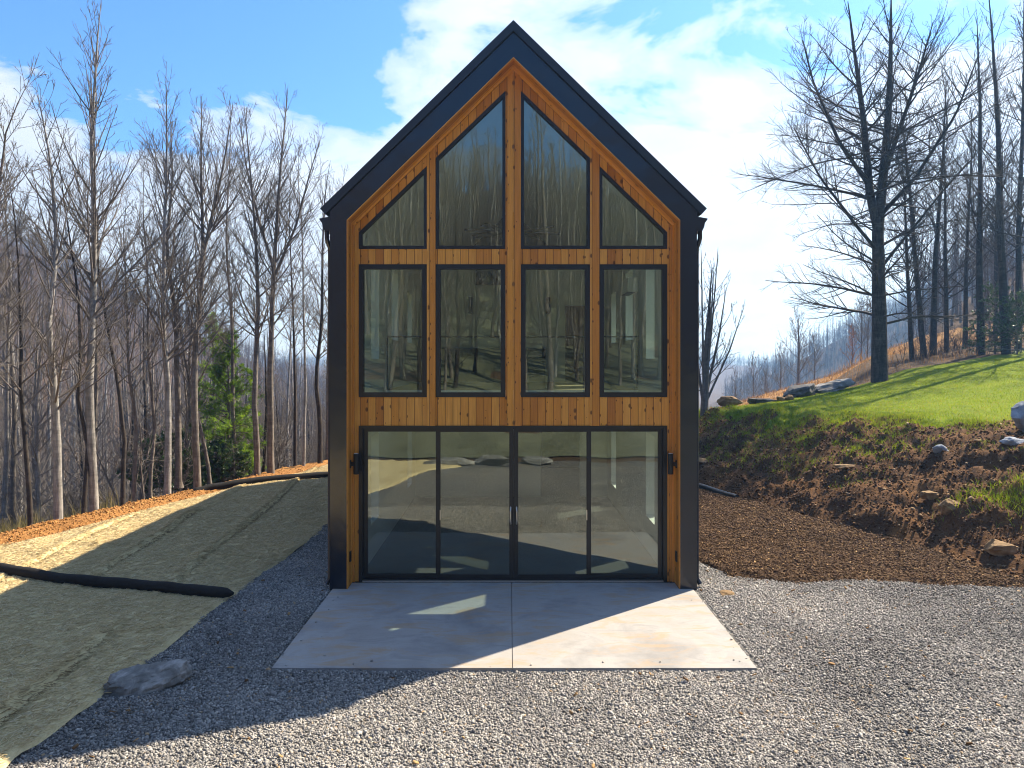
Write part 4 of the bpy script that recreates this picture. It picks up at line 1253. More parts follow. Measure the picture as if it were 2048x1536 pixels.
def tree_mesh(seed, ctrl, r0, leaders=(), n1=34, t1=(.3, .98), ang=(60, 34), plen=(2.3, .45), curl=(.085, .10), d2=5.2, d3=7.5, twig=.0042, l2=.42, l3=.34, rtop=.05, lr=(.005, .0085), w=.045):
    """ctrl: local control points of the trunk; returns (trunk V,F), (crown V,F)"""
    rg = np.random.default_rng(seed)
    def leader(pts_, ra, rb, n=16):
        pts_ = np.array(pts_, float); d = np.r_[0, np.cumsum(np.linalg.norm(np.diff(pts_, axis=0), axis=1))]
        s = np.linspace(0, d[-1], n)
        P = np.stack([np.interp(s, d, pts_[:, i]) for i in range(3)], 1)
        ww = rg.normal(0, 1, (n, 2)); ww = np.cumsum(ww - ww.mean(0), 0); ww -= np.linspace(0, 1, n)[:, None] * ww[-1]
        P[:, :2] += ww * .012 * d[-1] / n
        t = s / d[-1]
        rr_ = rb + (ra - rb) * (1 - t) ** .85
        return P, rr_, d[-1]
    LV, LF = [], []
    base = 0
    LD = [(leader(ctrl, r0, r0 * rtop), t1)]
    for (c, ra, tt_) in leaders: LD.append((leader(c, ra, r0 * rtop), tt_))
    P0s, D0s, Ls, r0s, cs = [], [], [], [], []
    for k, ((P, rr_, H), tr) in enumerate(LD):
        if k == 0:
            rr_ = rr_.copy(); rr_[0] *= 1.45; P = np.insert(P, 1, P[0] * .72 + P[1] * .28, 0); rr_ = np.insert(rr_, 1, rr_[1] * 1.08)
        V, Fc = tubes(P[None], rr_[None], 9)
        LV.append(V); LF.append(Fc + base); base += len(V)
        n = int(n1 * (1 if k == 0 else .6))
        t = np.sort(rg.uniform(0, 1, n)); t = tr[0] + (tr[1] - tr[0]) * t
        f = t * (len(P) - 1); i0 = np.minimum(f.astype(int), len(P) - 2); wq = (f - i0)[:, None]
        B0 = P[i0] * (1 - wq) + P[i0 + 1] * wq
        rt = rr_[i0] * (1 - wq[:, 0]) + rr_[i0 + 1] * wq[:, 0]
        az = np.arange(n) * 2.399 + rg.normal(0, .5, n)
        tn = (t - tr[0]) / (tr[1] - tr[0])
        an = np.radians(ang[0] + (ang[1] - ang[0]) * tn + rg.normal(0, 7, n))
        D = np.stack([np.sin(an) * np.cos(az), np.sin(an) * np.sin(az), np.cos(an)], 1)
        L = (plen[0] + (plen[1] - plen[0]) * tn) * rg.uniform(.55, 1.2, n)
        P0s.append(B0); D0s.append(D); Ls.append(L); r0s.append(np.minimum(rt * .5, lr[0] + lr[1] * L)); cs.append(curl[0] + (curl[1] - curl[0]) * tn)
    P0, D0, L, rr0, cu = map(np.concatenate, (P0s, D0s, Ls, r0s, cs))
    CV, CF = [], []; cb = 0
    def put(p, r, sides):
        nonlocal cb
        V, Fc = tubes(p, r, sides); CV.append(V); CF.append(Fc + cb); cb += len(V)
    p1, q1 = grow(P0, D0, L, rr0, 7, cu, w, rg, .22)
    q1 = np.maximum(q1, twig); put(p1, q1, 5)
    c2 = np.maximum(1, (L * d2).astype(int))
    ix, t, P, D, r = spawn(p1, q1, c2, (.18, .97), (R(42), R(9)), rg)
    L2 = np.maximum(.16, L[ix] * l2 * (1.1 - .75 * t) * rg.uniform(.5, 1.3, len(ix)))
    p2, q2 = grow(P, D, L2, np.maximum(r * .5, twig * 1.15), 4, .10, w * 1.5, rg, .35)
    q2 = np.maximum(q2, twig); put(p2, q2, 4)
    if d3 > 0:
        c3 = np.maximum(1, (L2 * d3).astype(int))
        ix3, t3, P, D, r = spawn(p2, q2, c3, (.2, .98), (R(40), R(10)), rg)
        L3 = np.maximum(.10, L2[ix3] * l3 * 1.6 * (1.1 - .6 * t3) * rg.uniform(.5, 1.3, len(ix3)))
        p3, q3 = grow(P, D, L3, np.full(len(ix3), twig), 2, .14, w * 1.6, rg, .6)
        put(p3, q3, 3)
    return (np.concatenate(LV), np.concatenate(LF)), (np.concatenate(CV), np.concatenate(CF))

def tree(name, loc, label, group=None, bark='bark_mid', twigm='twig', cat='tree', **kw):
    (tv_, tf_), (cv_, cf_) = tree_mesh(**kw)
    e = empty(name, loc, label, cat, group)
    link('trunk', np_mesh('trunk', tv_, tf_, M[bark], True), e)
    link('crown', np_mesh('crown', cv_, cf_, M[twigm], True), e)
    return e

def copy_tree(src, loc, rotz, sc, label=None, group=None):
    e = src.copy(); C.objects.link(e); e.location = loc; e.rotation_euler = (0, 0, rotz); e.scale = (sc, sc, sc * random.uniform(.92, 1.1))
    if label: e['label'] = label
    if group: e['group'] = group
    for ch in src.children:
        c = ch.copy(); C.objects.link(c); c.parent = e
    return e

def front_tree(seed, base, D, path, rpx, label, bark='bark_pale', forks=(), name='bare_tree', z=None, **kw):
    """base (px,py) at distance D; path: further (px,py) points of the trunk up to its tip"""
    b0 = at(base[0], base[1], D)
    if z is not None: b0.z = z
    rg = random.Random(seed)
    def loc_(p, j): v = at(p[0], p[1], D) - b0; return (v.x, v.y + rg.uniform(-.25, .25) * j, v.z)
    ctrl = [(0, 0, -.35), (0, 0, 0)] + [loc_(p, 1) for p in path]
    ld_ = []
    for (pts, rf, tt_) in forks: ld_.append(([loc_(p, .6) for p in pts], rpx / F * D * rf, tt_))
    pl = kw.pop('plen', (2.3, .4)); kw['plen'] = (pl[0] * 1.2, pl[1] * 1.6); kw['n1'] = int(kw.get('n1', 34) * 1.3)
    a_ = kw.get('ang'); kw['ang'] = (a_[0] - 2, a_[1] + 2) if a_ else (54, 27)
    tq = kw.get('t1', (.3, .98)); kw['t1'] = (tq[0] + .08, tq[1])
    return tree(name, b0, label, None, bark, kw.pop('twigm', 'twig'), seed=seed, ctrl=ctrl, r0=rpx / F * D, leaders=ld_, **kw)

G1 = None
front_tree(101, (118, 1036), 15.9, ((112, 900), (106, 640), (101, 500), (92, 330), (72, 175)), 9.0, 'pale straight trunk at the clay edge, nearest the weeds', plen=(2.2, .4), n1=38, t1=(.22, .98))
front_tree(102, (187, 1010), 17.2, ((186, 800), (187, 500), (191, 250), (197, 2)), 9.5, 'tallest bare tree left of the cabin, pale straight trunk reaching the picture top', n1=52, plen=(2.6, .35), ang=(52, 24), t1=(.30, .985), d2=4.6)
front_tree(103, (167, 1016), 16.9, ((164, 900), (160, 800), (157, 690), (150, 570), (140, 430), (128, 300)), 4.6, 'thin dark crooked tree just left of the tallest bare tree', 'bark_dark', plen=(1.5, .4), n1=26)
front_tree(104, (246, 996), 18.0, ((240, 880), (228, 760), (212, 660), (204, 560), (198, 430), (205, 330)), 4.8, 'thin dark tree bending left, between the tallest tree and the two close trunks', 'bark_dark', plen=(1.7, .4), n1=26)
front_tree(105, (334, 977), 19.6, ((328, 800), (324, 640), (322, 500), (326, 330), (335, 148)), 7.2, 'pale tree with ascending limbs at the left of two close trunks', plen=(2.6, .4), n1=44, ang=(48, 20), t1=(.28, .98))
front_tree(106, (357, 952), 21.2, ((351, 800), (346, 640), (340, 500), (338, 360), (336, 240)), 7.0, 'grey tree just behind the pale one, its trunk leaning slightly left', 'bark_mid', plen=(2.4, .4), n1=40, ang=(46, 20))
front_tree(107, (395, 963), 20.6, ((394, 850), (388, 700), (398, 560), (404, 470), (402, 330), (406, 195)), 7.6, 'brown barked crooked tree standing at the end of the farther sock', 'bark_mid', forks=((((398, 560), (420, 430), (450, 300), (468, 205)), .55, (.2, .98)),), plen=(2.4, .4), n1=40, ang=(46, 20))
front_tree(108, (513, 940), 22.8, ((511, 800), (510, 640), (508, 480), (500, 330), (490, 205)), 6.4, 'straight grey trunk right of the green pine', 'bark_mid', plen=(2.5, .4), n1=40)
front_tree(109, (541, 936), 23.2, ((542, 760), (545, 620), (548, 540), (560, 400), (566, 280), (572, 165)), 7.2, 'forked grey tree, the tallest one next to the cabin', 'bark_mid', forks=((((548, 540), (515, 430), (490, 330), (478, 230)), .5, (.15, .98)), (((548, 560), (590, 450), (620, 350), (640, 270)), .45, (.15, .98))), plen=(2.2, .4), n1=40, ang=(48, 22))
front_tree(110, (607, 925), 24.6, ((607, 780), (608, 640), (604, 480), (598, 350), (600, 280)), 3.2, 'slender straight pale sapling between forked tree and cabin', 'bark_pale', plen=(1.5, .35), n1=30)
front_tree(111, (640, 922), 25.4, ((637, 840), (632, 760), (640, 640), (646, 500), (652, 380), (660, 320)), 5.2, 'dark tree partly hidden by the black cabin corner', 'bark_dark', plen=(2.2, .4), n1=34)
front_tree(112, (62, 1046), 15.3, ((58, 960), (45, 880), (38, 790), (38, 690), (28, 560), (20, 420), (24, 330)), 5.2, 'dark crooked trunk standing in the weeds near the left frame edge', 'bark_dark', plen=(1.8, .4), n1=30)
front_tree(113, (-60, 1060), 14.4, ((-75, 760), (-55, 560), (-10, 380), (30, 260), (62, 150)), 6.5, 'leaning tree rooted outside the frame whose top enters at the left', 'bark_mid', plen=(2.0, .4), n1=40)
front_tree(114, (-95, 1080), 12.6, ((-95, 700), (-85, 430), (-70, 240), (-55, 60)), 8, 'tall tree outside the frame whose twig tips enter at the left', 'bark_pale', plen=(2.0, .4), n1=40, t1=(.25, .98))
front_tree(115, (266, 985), 19.2, ((266, 860), (264, 740), (262, 600), (255, 470), (250, 380)), 4.2, 'thin straight tree between the tallest tree and the close trunks', 'bark_mid', plen=(1.8, .4), n1=30)
front_tree(116, (8, 1010), 19.5, ((6, 880), (10, 760), (14, 560), (20, 400), (30, 300)), 5.0, 'pale thin trunk at the left frame edge behind the weeds', 'bark_pale', plen=(2.0, .4), n1=30)
front_tree(117, (590, 920), 26.5, ((592, 760), (588, 600), (580, 440), (585, 320)), 3.4, 'thin dark tree standing behind the forked tree', 'bark_dark', plen=(1.9, .4), n1=28)
front_tree(118, (420, 950), 22.5, ((404, 880), (385, 770), (365, 650), (352, 520), (345, 420)), 4.0, 'thin trunk slanting left across the green pine', 'bark_mid', plen=(1.6, .4), n1=24)
front_tree(119, (300, 970), 20.5, ((302, 860), (300, 700), (292, 560), (285, 420), (280, 300)), 3.6, 'slim grey sapling left of the two close trunks', 'bark_mid', plen=(1.8, .4), n1=28)
front_tree(120, (655, 905), 28.0, ((655, 760), (660, 600), (672, 450), (690, 330)), 4.0, 'grey tree behind the cabin corner whose crown shows over the roof edge', 'bark_mid', plen=(2.2, .4), n1=34)
front_tree(121, (470, 935), 25.0, ((468, 800), (462, 640), (452, 480), (455, 330), (460, 220)), 4.4, 'slim tree rising from behind the green pine', 'bark_mid', plen=(2.0, .4), n1=32)

# middle wood, left: individual copies of a few kinds
protos = []
for i in range(4):
    H = (9.5, 11.0, 8.5, 12.0)[i]
    t_ = tree('bare_tree', (-16 - i, 24 + 3 * i, 0), 'thin bare tree among the many in the wood left of the cabin', 'bare trees in the wood left of the cabin', ('bark_mid', 'bark_pale', 'bark_dark', 'bark_mid')[i], 'twig',
              seed=200 + i, ctrl=[(0, 0, -.4), (0, 0, 0), (.15 * (i - 1), .1, H * .5), (.1, -.2, H)], r0=.10 + .01 * i, n1=46, t1=(.2, .98), plen=(2.4, .6), d2=3.6, d3=4.6, twig=.0062)
    protos.append(t_)
rg2 = random.Random(5)
spots = []
tries = 0
while len(spots) < 92 and tries < 6000:
    tries += 1
    Y = 19 + 42 * rg2.random() ** 1.1; X = rg2.uniform(-.78, -.20) * Y
    if X > float(edge_left(Y)) - 3.5 or (Y > 30 and X > -4): continue
    if any((X - a) ** 2 + (Y - c) ** 2 < 2.6 for a, c in spots): continue
    spots.append((X, Y))
for i, (X, Y) in enumerate(spots):
    z = float(ground_z(X, Y))
    want = CH + Y * (rg2.uniform(-.02, .10) + .10 * max(0, (-X / Y - .35) / .35)) - z     # tops stay low, as the front row alone meets the sky
    q = i if i < 4 else rg2.randrange(4)
    sc = min(1.25, max(.38, want / (9.5, 11.0, 8.5, 12.0)[q]))
    if i < 4:
        p = protos[i]; p.location = (X, Y, z); p.scale = (sc, sc, sc)
    else:
        copy_tree(protos[q], (X, Y, z), rg2.uniform(0, 6.28), sc)

# far wood stuff: instances of the same bare trees over hill patches
def patch(name, x0, x1, y0, y1, step, keep=None):
    X, Y = np.meshgrid(np.arange(x0, x1 + .1, step), np.arange(y0, y1 + .1, step))
    Z = ground_z(X, Y)
    mk = None
    if keep is not None:
        mk = keep(X[:-1, :-1], Y[:-1, :-1])
    return grid_mesh(name, X, Y, Z, None, False, mk)

def instance_tree(name, me, sources, dens, smin, smax, seed, label, cat, sink=.2, leanz=.05):
    ob = link(name, me); tag(ob, label, cat, kind='stuff')
    ng = bpy.data.node_groups.new(name, 'GeometryNodeTree')
    ng.interface.new_socket('Geometry', in_out='INPUT', socket_type='NodeSocketGeometry')
    ng.interface.new_socket('Geometry', in_out='OUTPUT', socket_type='NodeSocketGeometry')
    N = lambda t, **k: NT(ng).n(t, **k)
    gi = N('NodeGroupInput'); go = N('NodeGroupOutput')
    dp = N('GeometryNodeDistributePointsOnFaces'); ng.links.new(gi.outputs[0], dp.inputs['Mesh'])
    dp.inputs['Density'].default_value = dens; dp.inputs['Seed'].default_value = seed
    jn = N('GeometryNodeJoinGeometry')
    for src in sources:
        j2 = N('GeometryNodeJoinGeometry')
        for part in src:
            oi_ = N('GeometryNodeObjectInfo'); oi_.inputs['Object'].default_value = part; oi_.transform_space = 'ORIGINAL'
            ng.links.new(oi_.outputs['Geometry'], j2.inputs[0])
        g2 = N('GeometryNodeGeometryToInstance'); ng.links.new(j2.outputs[0], g2.inputs[0])
        ng.links.new(g2.outputs[0], jn.inputs[0])
    ip = N('GeometryNodeInstanceOnPoints'); ng.links.new(dp.outputs['Points'], ip.inputs['Points']); ng.links.new(jn.outputs[0], ip.inputs['Instance'])
    ip.inputs['Pick Instance'].default_value = True
    rv = N('FunctionNodeRandomValue', data_type='FLOAT_VECTOR'); rv.inputs[0].default_value = (-leanz, -leanz, 0); rv.inputs[1].default_value = (leanz, leanz, 6.28); rv.inputs['Seed'].default_value = seed + 1
    ng.links.new(rv.outputs[0], ip.inputs['Rotation'])
    rs = N('FunctionNodeRandomValue', data_type='FLOAT'); rs.inputs[2].default_value = smin; rs.inputs[3].default_value = smax; rs.inputs['Seed'].default_value = seed + 2
    ng.links.new(rs.outputs[1], ip.inputs['Scale'])
    ng.links.new(ip.outputs[0], go.inputs[0])
    md = ob.modifiers.new('scatter', 'NODES'); md.node_group = ng
    return ob

# low kinds for far woods: real trees standing in the near part of each wood
far_src = []
for i in range(3):
    H = (11, 13, 9.5)[i]
    t_ = tree('bare_tree', (-52 + 4 * i, 66 + 3 * i, 0), 'bare tree at the near edge of the hillside wood on the left', 'bare trees at the near edge of the hillside wood', ('bark_mid', 'bark_pale', 'bark_mid')[i], 'twig_far',
              seed=300 + i, ctrl=[(0, 0, -.4), (0, 0, 0), (.2, .1, H * .5), (.1, -.2, H)], r0=.13, n1=26, t1=(.3, .98), plen=(2.6, .6), d2=2.2, d3=2.4, twig=.013)
    t_.location.z = float(ground_z(t_.location.x, t_.location.y))
    far_src.append([c for c in t_.children])
near_src = [[c for c in p.children] for p in protos]

instance_tree('hillside_wood', patch('hillside_wood', -230, -10, 58, 200, 3.0, lambda X, Y: (X < -.12 * Y - 2) & (X > -.86 * Y)), far_src, .15, .5, .85, 21, 'dense bare wood covering the hillside left of the cabin', 'wood')
instance_tree('ridge_wood', patch('ridge_wood', 55, 260, 205, 275, 4.0, lambda X, Y: (X > .30 * Y) & (X < .82 * Y)), far_src, .16, .5, .85, 22, 'bare wood on the blue ridge to the right', 'wood')
instance_tree('distant_wood', patch('distant_wood', -230, 330, 560, 660, 6.0, lambda X, Y: (X > -.36 * Y) & (X < .55 * Y)), far_src, .05, .6, 1.0, 23, 'hazy bare wood on the farthest blue ridge', 'wood')
instance_tree('slope_wood', patch('slope_wood', 24, 84, 40, 100, 2.0, lambda X, Y: (X > .60 * Y - 3 + .0 * X) & ((X > 35) | (Y < 46) & (X > 27)) & (X < .86 * Y + 4)), far_src, .10, .65, 1.15, 24, 'dense bare wood climbing the slope at the right', 'wood')
instance_tree('mirrored_wood', patch('mirrored_wood', -34, 34, -64, -6, 2.0), [near_src[0], near_src[2], near_src[3], near_src[1]], .28, .7, 1.1, 25, 'bare wood behind the viewer, mirrored in the cabin windows', 'wood')

# undergrowth of thin saplings and brush
def brush_mesh(seed, H, n, spread):
    rg = np.random.default_rng(seed)
    P0 = np.stack([rg.normal(0, spread * .3, n), rg.normal(0, spread * .3, n), np.full(n, -.1)], 1)
    D0 = np.stack([rg.normal(0, .28, n), rg.normal(0, .28, n), np.ones(n)], 1)
    L = H * rg.uniform(.5, 1.1, n)
    p1, q1 = grow(P0, D0, L, .006 + .005 * L, 5, .03, .09, rg, .3)
    V, Fs = [], []; b_ = 0
    def put(p, q, s):
        nonlocal b_
        v, f = tubes(p, q, s); V.append(v); Fs.append(f + b_); b_ += len(v)
    put(p1, q1, 4)
    ix, t, P, D, r = spawn(p1, q1, np.maximum(3, (L * 7).astype(int)), (.2, .98), (R(45), R(12)), rg)
    L2 = L[ix] * .3 * (1.2 - t) * rg.uniform(.5, 1.3, len(ix))
    p2, q2 = grow(P, D, L2, np.full(len(ix), .0055), 3, .06, .13, rg, .6); put(p2, q2, 3)
    ix, t, P, D, r = spawn(p2, q2, np.maximum(1, (L2 * 7).astype(int)), (.2, .98), (R(45), R(12)), rg)
    p3, q3 = grow(P, D, L2[ix] * .5 * rg.uniform(.5, 1.2, len(ix)), np.full(len(ix), .0048), 2, .05, .13, rg, .7); put(p3, q3, 3)
    return np.concatenate(V), np.concatenate(Fs)

def brush(loc, seed, H, n, sp, label, group=None, m_='twig'):
    v, f = brush_mesh(seed, H, n, sp)
    o = link('bare_shrub', np_mesh('bare_shrub', v, f, M[m_], True)); o.location = loc
    return tag(o, label, 'shrub', group)
bs_ = []
for i, (x, y, H, n, lb) in enumerate(((-12.6, 21.0, 2.6, 9, 'bare grey shrub in the wood behind the weeds'), (-10.6, 25.5, 3.2, 8, 'bare tall shrub in the wood left of the pine'))):
    bs_.append(brush((x, y, float(ground_z(x, y))), 400 + i, H, n, .8, lb))
instance_tree('undergrowth', patch('undergrowth', -52, -3, 18, 64, 1.0, lambda X, Y: (X < edge_left(Y) - 3.2) & (X > -.86 * Y) & ((Y < 30) | (X < -3 - .2 * (Y - 30)))), [[o] for o in bs_], .28, .6, 1.5, 31, 'tangled bare undergrowth filling the wood on the left', 'undergrowth')

# ---- right side
t_big = tree('bare_tree', (at(1760, 757, 29).x, 29.0, float(lawn_z(at(1760, 757, 29).x, 29.0, False)) - .05), 'largest tree, a wide dark bare one standing on the lawn crest', None, 'bark_dark', 'twig_dark',
     seed=501, ctrl=[(0, 0, -.5), (0, 0, 0), (-.02, 0, 3.2), (-.08, .0, 6.2), (.22, .1, 8.6), (.40, .0, 11.6), (.45, 0, 15.8)], r0=.33, lr=(.006, .0115),
     leaders=(([(-.06, 0, 6.0), (-.35, .1, 7.6), (-.55, .1, 10.2), (-1.0, 0, 13.2), (-1.3, 0, 15.4)], .19, (.12, .98)),
              ([(.2, .1, 8.4), (.8, .3, 9.8), (1.7, .3, 12.4), (2.2, .1, 14.6)], .11, (.15, .98)),
              ([(.05, 0, 6.8), (1.2, -.5, 8.2), (2.6, -.8, 10.6), (3.5, -.8, 13.0)], .09, (.2, .98)),
              ([(-.4, .1, 8.0), (-1.5, .3, 9.8), (-2.6, .2, 12.2), (-3.1, .1, 13.9)], .09, (.2, .98)),
              ([(0, 0, 5.2), (-1.2, -.3, 6.4), (-2.6, -.4, 8.2), (-3.6, -.3, 10.2)], .075, (.25, .98)),
              ([(0, 0, 4.6), (1.3, .4, 6.0), (2.8, .5, 7.8), (4.2, .4, 9.4)], .07, (.25, .98))),
     n1=58, t1=(.19, .985), ang=(78, 36), plen=(4.6, 1.3), curl=(-.03, .09), d2=4.8, d3=6.0, l2=.36, twig=.0048, w=.055)
def right_tree(seed, px, D, r, H, lean, label, z=None, **kw):
    x = (px - VX) / F * D
    z0 = max(float(lawn_z(x, D, False)) if D < 46 and x < 33 else -99, float(ground_z(x, D))) if z is None else z
    kw.setdefault('n1', 54); kw.setdefault('plen', (3.8, .9)); kw.setdefault('t1', (.3, .98)); kw.setdefault('ang', (58, 26))
    return tree('bare_tree', (x, D, z0), label, kw.pop('group', None), kw.pop('bark', 'bark_dark'), kw.pop('twigm', 'twig_dark'), seed=seed,
                ctrl=[(0, 0, -.5), (0, 0, 0), (lean * .3, .1, H * .35), (lean * .7, -.1, H * .7), (lean, 0, H)], r0=r, twig=.0075, d2=3.2, d3=3.6, **kw)
right_tree(511, 1824, 37, .13, 11.5, -.6, 'slim dark tree first right of the largest tree')
right_tree(512, 1848, 38, .17, 14.0, -1.3, 'dark tree leaning left, in the cluster right of the largest tree')
right_tree(513, 1866, 38, .18, 14.5, .7, 'dark tree leaning right out of the same cluster')
right_tree(514, 1893, 39, .14, 13.0, -.2, 'upright thinner dark tree behind the leaning cluster')
right_tree(515, 1962, 36, .20, 17.0, -.2, 'tall straight dark trunk left of the evergreen shrub')
right_tree(516, 2012, 35, .22, 18.0, -.9, 'tall dark trunk leaning left above the evergreen shrub')
right_tree(517, 2036, 36, .17, 18.0, .3, 'tall dark trunk at the right frame edge above the evergreen')
right_tree(518, 2085, 33, .24, 19.0, -.6, 'big tree outside the frame whose branches enter at the right', ang=(75, 30), plen=(4.2, .8))
right_tree(519, 1930, 42, .15, 14.0, .4, 'dark tree set back between cluster and straight trunk')
right_tree(520, 1990, 44, .15, 16.0, .3, 'dark tree farther back behind the straight trunk')

# small tree with many stems next to the cabin
x0 = (1408 - VX) / F * 24.6
z0 = float(lawn_z(x0, 24.6))
lead = []
for i, (dx, dy, H, r) in enumerate(((-.55, .2, 4.2, .06), (.35, -.1, 5.0, .07), (.95, .3, 4.4, .06), (1.5, 0, 3.6, .045), (-.2, -.3, 5.6, .055), (.7, .5, 5.8, .05))):
    lead.append(([(0, 0, .25), (dx * .25, dy * .3, H * .3), (dx * .6, dy * .7, H * .62), (dx * .9, dy, H)], r, (.25, .98)))
tree('bare_tree', (x0, 24.6, z0), 'small many stemmed bare tree right beside the cabin wall', None, 'bark_mid', 'twig_dark', seed=530, ctrl=[(0, 0, -.4), (0, 0, 0), (.05, 0, .8), (.1, 0, 2.6), (.3, .1, 5.0)], r0=.15, leaders=lead,
     n1=15, t1=(.3, .98), ang=(50, 24), plen=(1.5, .5), d2=3.0, d3=3.0, twig=.006)
tree('bare_tree', ((1400 - VX) / F * 32, 32, -.2), 'bare tree behind the cabin whose branch tips show past the wall', None, 'bark_mid', 'twig_dark', seed=531, ctrl=[(-.3, 0, -.4), (-.3, 0, 0), (-.3, 0, 4), (-.2, 0, 9)], r0=.14, n1=30, plen=(2.2, .5), d2=3, d3=3, twig=.0075)
# thin trees along the orange field edge
def edge_tree(seed, px, D, H, r, label, **kw):
    x = (px - VX) / F * D
    return tree('bare_tree', (x, D, float(ground_z(x, D))), label, None, kw.pop('bark', 'bark_mid'), kw.pop('twigm', 'twig'), seed=seed,
                ctrl=[(0, 0, -.4), (0, 0, 0), (.1, 0, H * .5), (0, .1, H)], r0=r * .85, n1=40, t1=(.2, .98), plen=(H * .42, H * .12), ang=(58, 30), d2=3.0, d3=3.0, twig=.011, **kw)
edge_tree(541, 1596, 62, 7.5, .17, 'dark spreading tree on the crest of the orange field')
edge_tree(542, 1505, 66, 5.5, .10, 'small bare tree at the low end of the orange field')
edge_tree(543, 1530, 68, 5.0, .10, 'second small bare tree at the low end of the orange field')
edge_tree(544, 1560, 64, 5.0, .10, 'leaning bare tree just left of the dark spreading tree')
edge_tree(545, 1628, 60, 4.2, .08, 'slim bare tree just right of the dark spreading tree')
edge_tree(546, 1703, 60, 3.6, .08, 'small tree with rust coloured crown on the orange field crest', twigm='twig_rust')
edge_tree(547, 1722, 63, 6.5, .09, 'thin upright tree between rust coloured tree and largest trunk')
edge_tree(548, 1734, 64, 6.8, .09, 'thin upright tree nearest the largest trunk, on the field crest')
edge_tree(549, 1470, 70, 5.5, .10, 'bare tree on the low field edge nearest the cabin')
for i, (px, D, H, lb) in enumerate(((1655, 42, 1.9, 'bare round bush on the orange slope behind the slab rocks'), (1552, 36, 1.5, 'bare bush on the orange slope above the low dark rock'), (1620, 48, 2.1, 'taller bare bush on the orange slope left of the round one'), (1835, 36.5, 1.7, 'bare brush at the foot of the slim dark tree'), (1880, 37, 1.8, 'bare brush under the leaning cluster of trees'), (1930, 37, 1.9, 'bare brush between the cluster and the evergreen'))):
    x = (px - VX) / F * D
    z = max(float(ground_z(x, D)), float(lawn_z(x, D, False)) if px > 1800 else -99)
    brush((x, D, z), 420 + i, H, 22, 1.8, lb, None, 'twig' if px < 1800 else 'twig_dark')

# evergreens
def pine(name, loc, H, Rd, seed, label, cat, mt='needle', nb=90, tuft=26, nlen=.16, nw=.010, per=26, top=.15):
    rg = np.random.default_rng(seed)
    e = empty(name, loc, label, cat)
    tp = np.array([[0, 0, -.3], [0, 0, 0], [.05, .02, H * .5], [0, 0, H]], float)
    V, Fc = tubes(tp[None], np.array([[.09, .075, .05, .012]]) * H / 6, 8)
    link('trunk', np_mesh('trunk', V, Fc, M['bark_mid'], True), e)
    t = rg.uniform(.05, .99, nb)
    P0 = np.stack([0 * t, 0 * t, t * H], 1)
    az = rg.uniform(0, 2 * PI, nb); el_ = rg.normal(.15, .15, nb) + .5 * t
    D0 = np.stack([np.cos(az) * np.cos(el_), np.sin(az) * np.cos(el_), np.sin(el_)], 1)
    L = Rd * ((1 - t) ** .75 + top * .5) * rg.uniform(.55, 1.15, nb)
    p1, q1 = grow(P0, D0, L, .008 + .01 * L, 5, .03, .06, rg, .3)
    ix, tt_, P, D, r = spawn(p1, q1, np.maximum(3, (L * 6).astype(int)), (.25, 1), (R(45), R(14)), rg)
    L2 = np.maximum(.12, .38 * L[ix] * (1.15 - tt_)) * rg.uniform(.6, 1.2, len(ix))
    p2, q2 = grow(P, D, L2, np.full(len(ix), .005), 3, .05, .08, rg, .6)
    bv, bf = tubes(p1, q1, 4); bv2, bf2 = tubes(p2, q2, 3)
    link('limbs', np_mesh('limbs', np.concatenate([bv, bv2]), np.concatenate([bf, bf2 + len(bv)]), M['bark_mid'], True), e)
    # needles along the small branches
    m = len(p2); idx = np.repeat(np.arange(m), per); s = rg.uniform(.15, 1.05, len(idx)) * 3
    i0 = np.minimum(s.astype(int), 2); w_ = (s - i0)[:, None]
    Q = p2[idx, i0] * (1 - w_) + p2[idx, i0 + 1] * w_
    T = p2[idx, i0 + 1] - p2[idx, i0]; T /= np.linalg.norm(T, axis=1, keepdims=True)
    N = rg.normal(0, 1, Q.shape); N /= np.linalg.norm(N, axis=1, keepdims=True)
    Dn = T * .8 + N * .75; Dn /= np.linalg.norm(Dn, axis=1, keepdims=True)
    Sd = np.cross(Dn, rg.normal(0, 1, Q.shape)); Sd /= np.linalg.norm(Sd, axis=1, keepdims=True)
    ln = nlen * rg.uniform(.6, 1.2, len(Q))[:, None]; wd = nw * rg.uniform(.7, 1.3, len(Q))[:, None]
    Vn = np.stack([Q, Q + Dn * ln * .5 + Sd * wd, Q + Dn * ln, Q + Dn * ln * .5 - Sd * wd], 1).reshape(-1, 3)
    Fn = np.arange(len(Q) * 4).reshape(-1, 4)
    tone = np.clip(np.repeat(rg.beta(2, 2, m), per) * .7 + .3 * rg.uniform(0, 1, len(Q)), 0, 1)
    link('crown', np_mesh('crown', Vn, Fn, M[mt], False, tone), e)
    return e
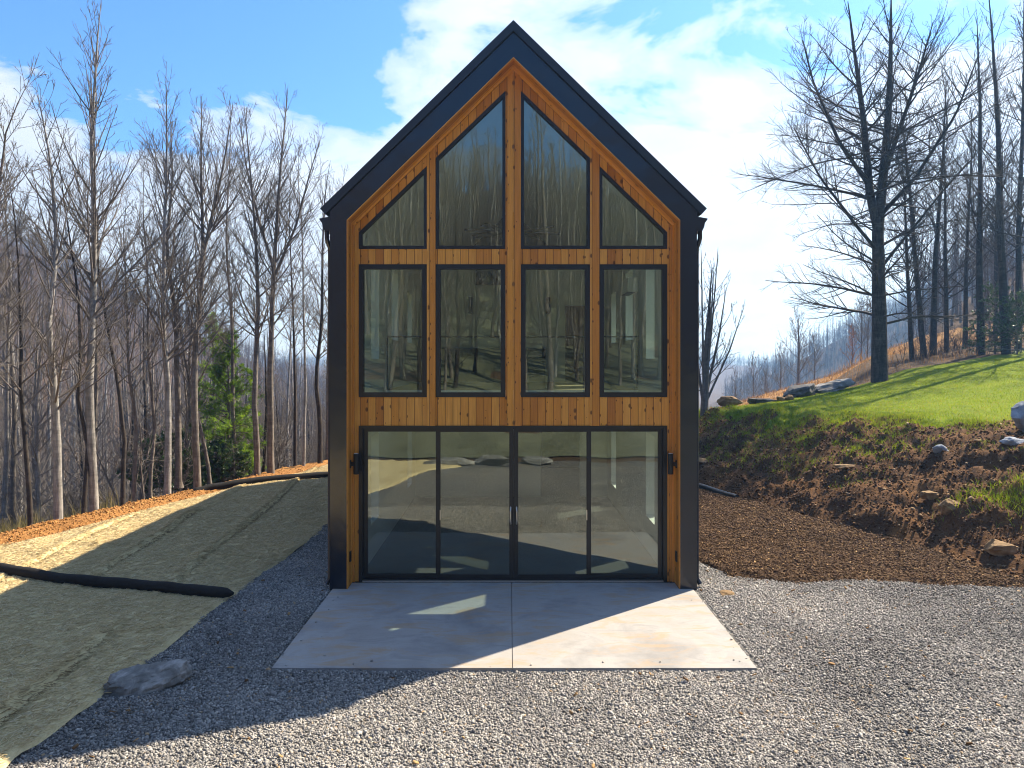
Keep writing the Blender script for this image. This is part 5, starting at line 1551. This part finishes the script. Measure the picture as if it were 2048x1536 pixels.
pg = lambda x, y: float(ground_z(x, y))
px_ = lambda px, D: (px - VX) / F * D
pine('pine_tree', (px_(455, 25.2), 25.2, -.8), 5.2, 1.6, 601, 'bright green young pine at the wood edge between grey trunks', 'pine tree', nb=150, per=30)
pine('pine_tree', (px_(425, 27.5), 27.5, -1.4), 6.6, 1.3, 602, 'taller thinner pine just behind the bright young pine', 'pine tree', nb=110, per=22)
pine('evergreen_shrub', (px_(335, 22.6), 22.6, -.8), 1.7, 1.1, 603, 'low dark evergreen shrub at the clay berm left of the sock end', 'shrub', 'leaf_dark', nb=80, nlen=.13, nw=.028, per=18, top=.9)
pine('evergreen_shrub', (px_(430, 24.0), 24.0, -.7), 1.05, 1.1, 604, 'low dark evergreen shrub at the foot of the pine', 'shrub', 'leaf_dark', nb=80, nlen=.13, nw=.028, per=18, top=.9)
for i, (px, D, H, Rr, lb) in enumerate(((1990, 35.5, 3.6, 1.25, 'tall open evergreen shrub at the lawn edge under the tall trunks'), (2034, 34.5, 3.0, 1.3, 'dark evergreen shrub touching the right frame edge'))):
    x = px_(px, D); z = max(float(lawn_z(x, D, False)), pg(x, D))
    pine('evergreen_shrub', (x, D, z - .1), H, Rr, 610 + i, lb, 'shrub', 'leaf_dark', nb=85, nlen=.13, nw=.022, per=12, top=.6)

# ------------------------------------------------------------------ haze
HAZE = True
if HAZE:
    hm = bpy.data.materials.new('valley_haze'); hm.use_nodes = True; nt = hm.node_tree; nt.nodes.clear(); t = NT(nt)
    v = t.n('ShaderNodeVolumePrincipled'); v.inputs['Color'].default_value = (.24, .52, 1.0, 1); v.inputs['Absorption Color'].default_value = (.4, .4, .4, 1); v.inputs['Density'].default_value = .00095; v.inputs['Anisotropy'].default_value = .35
    o_ = t.n('ShaderNodeOutputMaterial'); t.l(v.outputs[0], o_.inputs['Volume'])
    b = MB(); b.box(-425, 485, -145, 905, -90, 62)
    hz = b.build('haze', hm, None); tag(hz, 'thin blue haze lying in the valley', 'haze', kind='stuff')
    S.cycles.volume_bounces = 0
